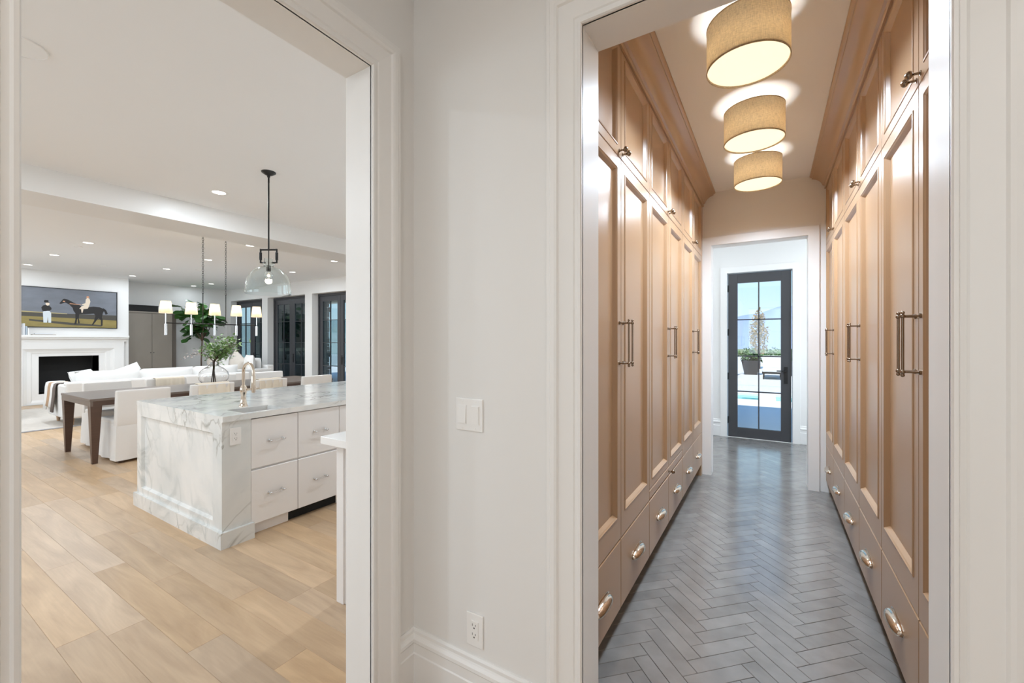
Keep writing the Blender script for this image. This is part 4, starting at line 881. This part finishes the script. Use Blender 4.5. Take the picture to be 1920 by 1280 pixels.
# armoire
ar = thing('armoire', 'tall weathered grey two door armoire right of the fireplace', 'armoire', (-14.47, 4.69, 0))
AX = -14.3
MB().box(WX0 + .005, AX - .022, 4.12, 5.235, .02, 2.16).build('carcass', 'armoire_dark', ar)
box('cornice', 'armoire', WX0 + .003, AX + .012, 4.105, 5.25, 2.16, 2.205, ar, bevel=.004)
box('base', 'armoire_dark', WX0 + .01, AX - .03, 4.13, 5.22, 0, .09, ar)
for a, b in ((4.13, 4.688), (4.695, 5.15)):
    d = box('door', 'armoire', AX - .022, AX, a, b, .1, 2.155, ar, bevel=.003)
    yk = b - .03 if a < 4.5 else a + .03
    MB().tube([(AX, yk, 1.1), (AX + .02, yk, 1.1)], [.006, .012], 10).build('knob', 'black', d)
box('side_stile', 'armoire_dark', AX - .03, AX + .002, 5.158, 5.235, .1, 2.155, ar)
bb = thing('storage_box', 'long black box on top of the grey armoire', 'box', (-14.4, 4.5, 2.205)); box('box_body', 'blackm', WX0 + .02, AX, 4.14, 4.83, 2.2055, 2.34, bb, bevel=.004); box('box_lid', 'blackm', WX0 + .015, AX + .005, 4.135, 4.835, 2.34, 2.372, bb, bevel=.004)

# fig tree
fxx, fyy = -13.92, 5.7
fg = thing('fiddle_leaf_fig', 'fiddle leaf fig tree with big green leaves in the corner', 'plant', (fxx, fyy, 0))
MB().lathe([(.0001, 0), (.15, 0), (.19, .18), (.2, .36), (.185, .36), (.17, .3), (.0001, .3)], 24, (fxx, fyy, 0)).build('basket', 'basket', fg, 50)
br = MB(); br.tube([(fxx, fyy, .28), (fxx + .02, fyy - .01, .9), (fxx, fyy + .02, 1.45)], [.022, .018, .016], 8)
rl = random.Random(21); tips = []
for k in range(9):
    a = k * 2 * PI / 9 + rl.uniform(-.3, .3); L = rl.uniform(.2, .42); e = Vector((fxx + math.cos(a) * L, fyy + math.sin(a) * L * 1.05, rl.uniform(1.6, 2.5)))
    b0 = Vector((fxx, fyy + .02, 1.4 + .03 * (k % 3))); mid = b0.lerp(e, .5) + Vector((0, 0, -.06)); br.tube([b0, mid, e], [.013, .009, .006], 6); tips.append((b0, mid, e))
br.build('trunk', 'bark', fg, 60)
lb = MB(); prof = [(0, .0), (.12, .10), (.3, .13), (.45, .11), (.62, .17), (.8, .18), (.93, .10), (1, 0)]
V = []; F = []
for s_, w_ in prof:
    dz = -.16 * s_ * s_; V += [(s_ * 1.0, -w_ * 1.5, dz + .06 * w_ * 4), (s_ * 1.0, 0, dz), (s_ * 1.0, w_ * 1.5, dz + .06 * w_ * 4)]
for i in range(len(prof) - 1): F += [(3 * i, 3 * i + 3, 3 * i + 4, 3 * i + 1), (3 * i + 1, 3 * i + 4, 3 * i + 5, 3 * i + 2)]
leafo = None
for k in range(120):
    b0, mid, e = tips[k % 9]; s_ = rl.uniform(.35, 1.05); p = mid.lerp(e, min(1, s_)) + Vector((rl.gauss(0, .03),) * 3)
    if leafo is None:
        lb.add(V, F); leafo = lb.build('leaf', 'leaf', None, 60); o = leafo
    else: o = leafo.copy(); C.objects.link(o)
    o.parent = fg; o.location = p - Vector(fg.location); sc_ = rl.uniform(.28, .42); o.scale = (sc_, sc_, sc_)
    o.rotation_euler = (rl.uniform(-.7, .7), rl.uniform(-.5, .7), rl.uniform(0, 2 * PI))

# tall glazed doors of the living area
FYW = WY + .19; n = 2
for (a, b) in OPN:
    mid = (a + b) / 2
    fr = struct(MB().box(a, a + .05, FYW - .02, FYW + .08, 0, OH).box(b - .05, b, FYW - .02, FYW + .08, 0, OH).box(a + .05, b - .05, FYW - .02, FYW + .08, OH - .06, OH).build('window_%d' % n, 'charcoal'), 'charcoal frame of glazed doors %s' % ('by the corner', 'in the middle opening', 'nearest the beam')[n - 2])
    for p, q, h in ((a + .052, mid - .002, mid - .06), (mid + .002, b - .052, mid + .06)):
        d = grid_door('door_%d' % (2 * n - 2 + (p > mid - .1)), lambda a_, dp, z: (a_, FYW + dp, z), p, q, OH - .062, (p + .12, q - .12, .2, OH - .20), [(p + q) / 2], [1.98 - .02, 1.37, .77], 'charcoal', 'pane_dark', h if p > mid - .1 else None)
        struct(d, 'charcoal glazed door leaf of the living area')
    n += 1

# unseen kitchen windows, added as openings for the fill lamps
for k, (a, b) in enumerate(KW):
    d = grid_door('window_%d' % (7 + k), lambda a_, dp, z: (a_, -3.3 + dp, z), a, b, 2.7, (a + .08, b - .08, .98, 2.62), [(a + b) / 2], [1.8], 'charcoal', 'pane', None, (), .9)
    struct(d, 'added kitchen window out of view')
struct(grid_door('window_10', lambda a_, dp, z: (a_, -3.28 + dp, z), -.75, 1.55, 2.6, (-.67, 1.47, .98, 2.52), [.4], [1.75], 'charcoal', 'pane', None, (), .9), 'added hall window behind the viewer')  # unseen window, added as the opening for the hall fill lamp
    
for k, xs_ in ((11, -1.56), (12, 1.5)): struct(grid_door('window_%d' % k, lambda a_, dp, z: (xs_ + dp, a_, z), 5.5, 6.7, 2.5, (5.56, 6.64, .56, 2.44), [6.1], [1.5], 'charcoal', 'pane', None, (), .5), 'vestibule side window out of view')
# ------------------------------------------------------------------ porch outside the living area
struct(box('porch_floor', 'conc', -17.5, -3, WY + .3, 11.2, -.15, -.03), 'porch paving')
of = thing('porch_fireplace', 'grey stone porch fireplace seen through the glazed doors', 'fireplace', (-15.2, 8.7, 0))
OX = -14.7; OY0, OY1 = 7.72, 10.36
b = MB().box(OX - .5, OX - .12, OY0, OY1, -.03, 3.3); b.build('stack_core', 'stone', of)
rs = random.Random(9); z = -.03; sm = None
while z < 3.28:
    h = rs.uniform(.13, .24); y = OY0 - rs.uniform(0, .05)
    while y < OY1:
        L = rs.uniform(.22, .5); y1 = min(y + L, OY1 + rs.uniform(0, .05))
        z1_ = min(z + h, 3.3); ov = lambda q0, q1, r0_, r1_: not (y1 <= q0 or y >= q1 or z1_ <= r0_ or z >= r1_)
        if not ov(8.2, 9.5, .1, .82): MB().box(OX - .14, OX + rs.uniform(-.03, .02), y + .006, y1 - .006, z + .006, z1_ - .006).build('stone_block', 'stone', of)
        y = y1
    z += h
box('firebox', 'blackm', OX - .125, OX - .02, 8.2, 9.5, .1, .82, of); box('mantel', 'beige', OX - .1, OX + .16, 7.9, 9.8, 1.05, 1.16, of, bevel=.005)
tv = thing('television', 'black television on the porch fireplace seen through the middle doors', 'television', (OX + .06, 8.85, 1.4)); box('body', 'black', OX + .022, OX + .06, 8.1, 9.6, 1.35, 2.2, tv, bevel=.004); box('screen', 'blackm', OX + .0601, OX + .064, 8.13, 9.57, 1.38, 2.17, tv)
for x_, y_, lab in ((-10.9, 11.0, 'porch column beyond the glazed doors nearest the beam'), (-6.5, 11.0, 'porch column hidden beyond the window wall')):
    c_ = thing('porch_column', lab, 'column', (x_, y_, 0), 'porch columns'); box('shaft', 'stone', x_ - .2, x_ + .2, y_ - .2, y_ + .2, -.03, 2.95, c_, bevel=.01); box('base', 'beige', x_ - .25, x_ + .25, y_ - .25, y_ + .25, -.03, .12, c_, bevel=.01); box('capital', 'beige', x_ - .25, x_ + .25, y_ - .25, y_ + .25, 2.82, 2.95, c_, bevel=.01)
struct(box('porch_beam', 'beige', -17.5, -3, 10.8, 11.2, 2.96, 3.35), 'beige beam along the porch edge')

# ------------------------------------------------------------------ patio, pool and view beyond the pantry door
gz = -.05
deck = MB()
PYa, PYb = 12.2, 13.55
for q in ((-40, 40, VY + .2, PYa), (-40, 40, PYb, 15.9), (-40, 40, 16.05, 46), (-.27, .10, PYa, PYb), (-40, -6, PYa, PYb), (6, 40, PYa, PYb)): deck.box(q[0], q[1], q[2], q[3], gz - .4, gz)
struct(deck.build('patio_deck', 'conc'), 'pale concrete pool deck outside the patio door')
struct(MB().box(-6, -.27, PYa, PYb, gz - 1.2, gz - .06).box(.10, 6, PYa, PYb, gz - 1.2, gz - .06).box(-40, 40, 15.9, 16.05, gz - .4, gz - .05).build('pool_water', 'water'), 'turquoise pool water')
struct(MB().box(-900, 900, 46, 2600, -42, -40).build('valley_floor', 'valley'), 'valley far below the deck')
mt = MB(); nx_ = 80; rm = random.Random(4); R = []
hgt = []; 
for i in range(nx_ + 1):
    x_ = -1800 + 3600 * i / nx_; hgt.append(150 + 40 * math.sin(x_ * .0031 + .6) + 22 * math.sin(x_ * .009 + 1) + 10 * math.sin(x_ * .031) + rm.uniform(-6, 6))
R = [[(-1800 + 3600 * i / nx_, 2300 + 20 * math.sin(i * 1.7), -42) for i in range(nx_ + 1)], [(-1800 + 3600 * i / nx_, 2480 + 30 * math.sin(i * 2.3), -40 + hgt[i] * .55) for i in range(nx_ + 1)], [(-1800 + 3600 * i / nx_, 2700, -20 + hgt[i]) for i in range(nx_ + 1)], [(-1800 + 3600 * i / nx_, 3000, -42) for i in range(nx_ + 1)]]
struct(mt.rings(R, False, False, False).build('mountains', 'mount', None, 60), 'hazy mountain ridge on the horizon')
def crown(c, rx, rz, n, ls, rnd, mb):
    for i in range(n):
        while True:
            q = Vector((rnd.uniform(-1, 1), rnd.uniform(-1, 1), rnd.uniform(-1, 1)))
            if q.length < 1: break
        w_ = 1.0 - .45 * max(0, q.z)
        leaf_quad(mb, Vector((c[0] + q.x * rx * w_, c[1] + q.y * rx * w_, c[2] + q.z * rz)), Vector((rnd.gauss(0, 1), rnd.gauss(0, 1), rnd.gauss(0, 1))), Vector((rnd.gauss(0, .5), rnd.gauss(0, .5), 1)), ls * rnd.uniform(.7, 1.3), ls * .6)
rt_ = random.Random(8)
tr = thing('tree', 'slender tree with autumn leaves seen through the patio door', 'tree', (-.55, 25.5, gz))
MB().tube([(-.55, 25.5, gz), (-.53, 25.5, 1.2), (-.55, 25.5, 3.3)], [.07, .05, .02], 8).build('trunk', 'bark', tr)
cb_ = MB(); crown((-.55, 25.5, 1.85), .45, 1.3, 1100, .13, rt_, cb_); o = cb_.build('foliage', 'autumn', tr); o['kind'] = 'stuff'
def planter(x, y, label):
    t = thing('planter', label, 'planter', (x, y, gz), 'dark planters on the deck')
    MB().rings([[(x + sx * w_, y + sy * w_, z_) for sx, sy in ((-1, -1), (1, -1), (1, 1), (-1, 1))] for w_, z_ in ((.24, gz), (.36, gz + .62), (.33, gz + .62), (.31, gz + .55))], True, False).build('pot', 'pot', t)
    mb = MB(); crown((x, y, gz + .78), .42, .3, 420, .16, rt_, mb); o = mb.build('foliage', 'green', t); o['kind'] = 'stuff'; box('soil', 'soil', x - .31, x + .31, y - .31, y + .31, gz + .52, gz + .55, t)
planter(-.75, 21.2, 'dark planter with green shrub left of the door muntin'); planter(.78, 21.2, 'dark planter with green shrub at the right edge of the door glass')
def lounger(x, y, label):
    t = thing('sun_lounger', label, 'sun lounger', (x, y, gz), 'white sun loungers on the deck')
    box('cushion', 'sofa', x - .32, x + .32, y - .9, y + .4, gz + .28, gz + .42, t, bevel=.03)
    MB().prism([(y + .4, gz + .28), (y + .4, gz + .42), (y + 1.0, gz + .85), (y + 1.06, gz + .76)], lambda p, q, a: (a, p, q), x - .32, x + .32).build('back_cushion', 'sofa', t)
    box('frame', 'blackm', x - .33, x + .33, y - .92, y + .5, gz + .22, gz + .27, t)
    for sx in (-.28, .28):
        for sy in (-.8, .4): box('leg', 'blackm', x + sx - .02, x + sx + .02, y + sy - .02, y + sy + .02, gz, gz + .22, t)
lounger(-1.55, 19.6, 'white sun lounger at the left edge of the door glass'); lounger(.03, 19.6, 'white sun lounger in the middle of the door view'); 
for k in range(14):
    x_ = -9 + k * 1.3 + rt_.uniform(-.15, .15); y_ = 56 + (k % 3) * 5; r_ = rt_.uniform(.8, 1.4)
    mb = MB(); crown((x_, y_, -.9 + r_ * .45), r_, r_ * .75, 130, .4, rt_, mb); t = thing('shrub', 'distant green shrub beyond the pool deck', 'shrub', (x_, y_, -2), 'distant shrubs beyond the deck')
    o = mb.build('foliage', 'green', t); o['kind'] = 'stuff'; MB().tube([(x_, y_, -3), (x_, y_, -.8)], .1, 6).build('trunk', 'bark', t)
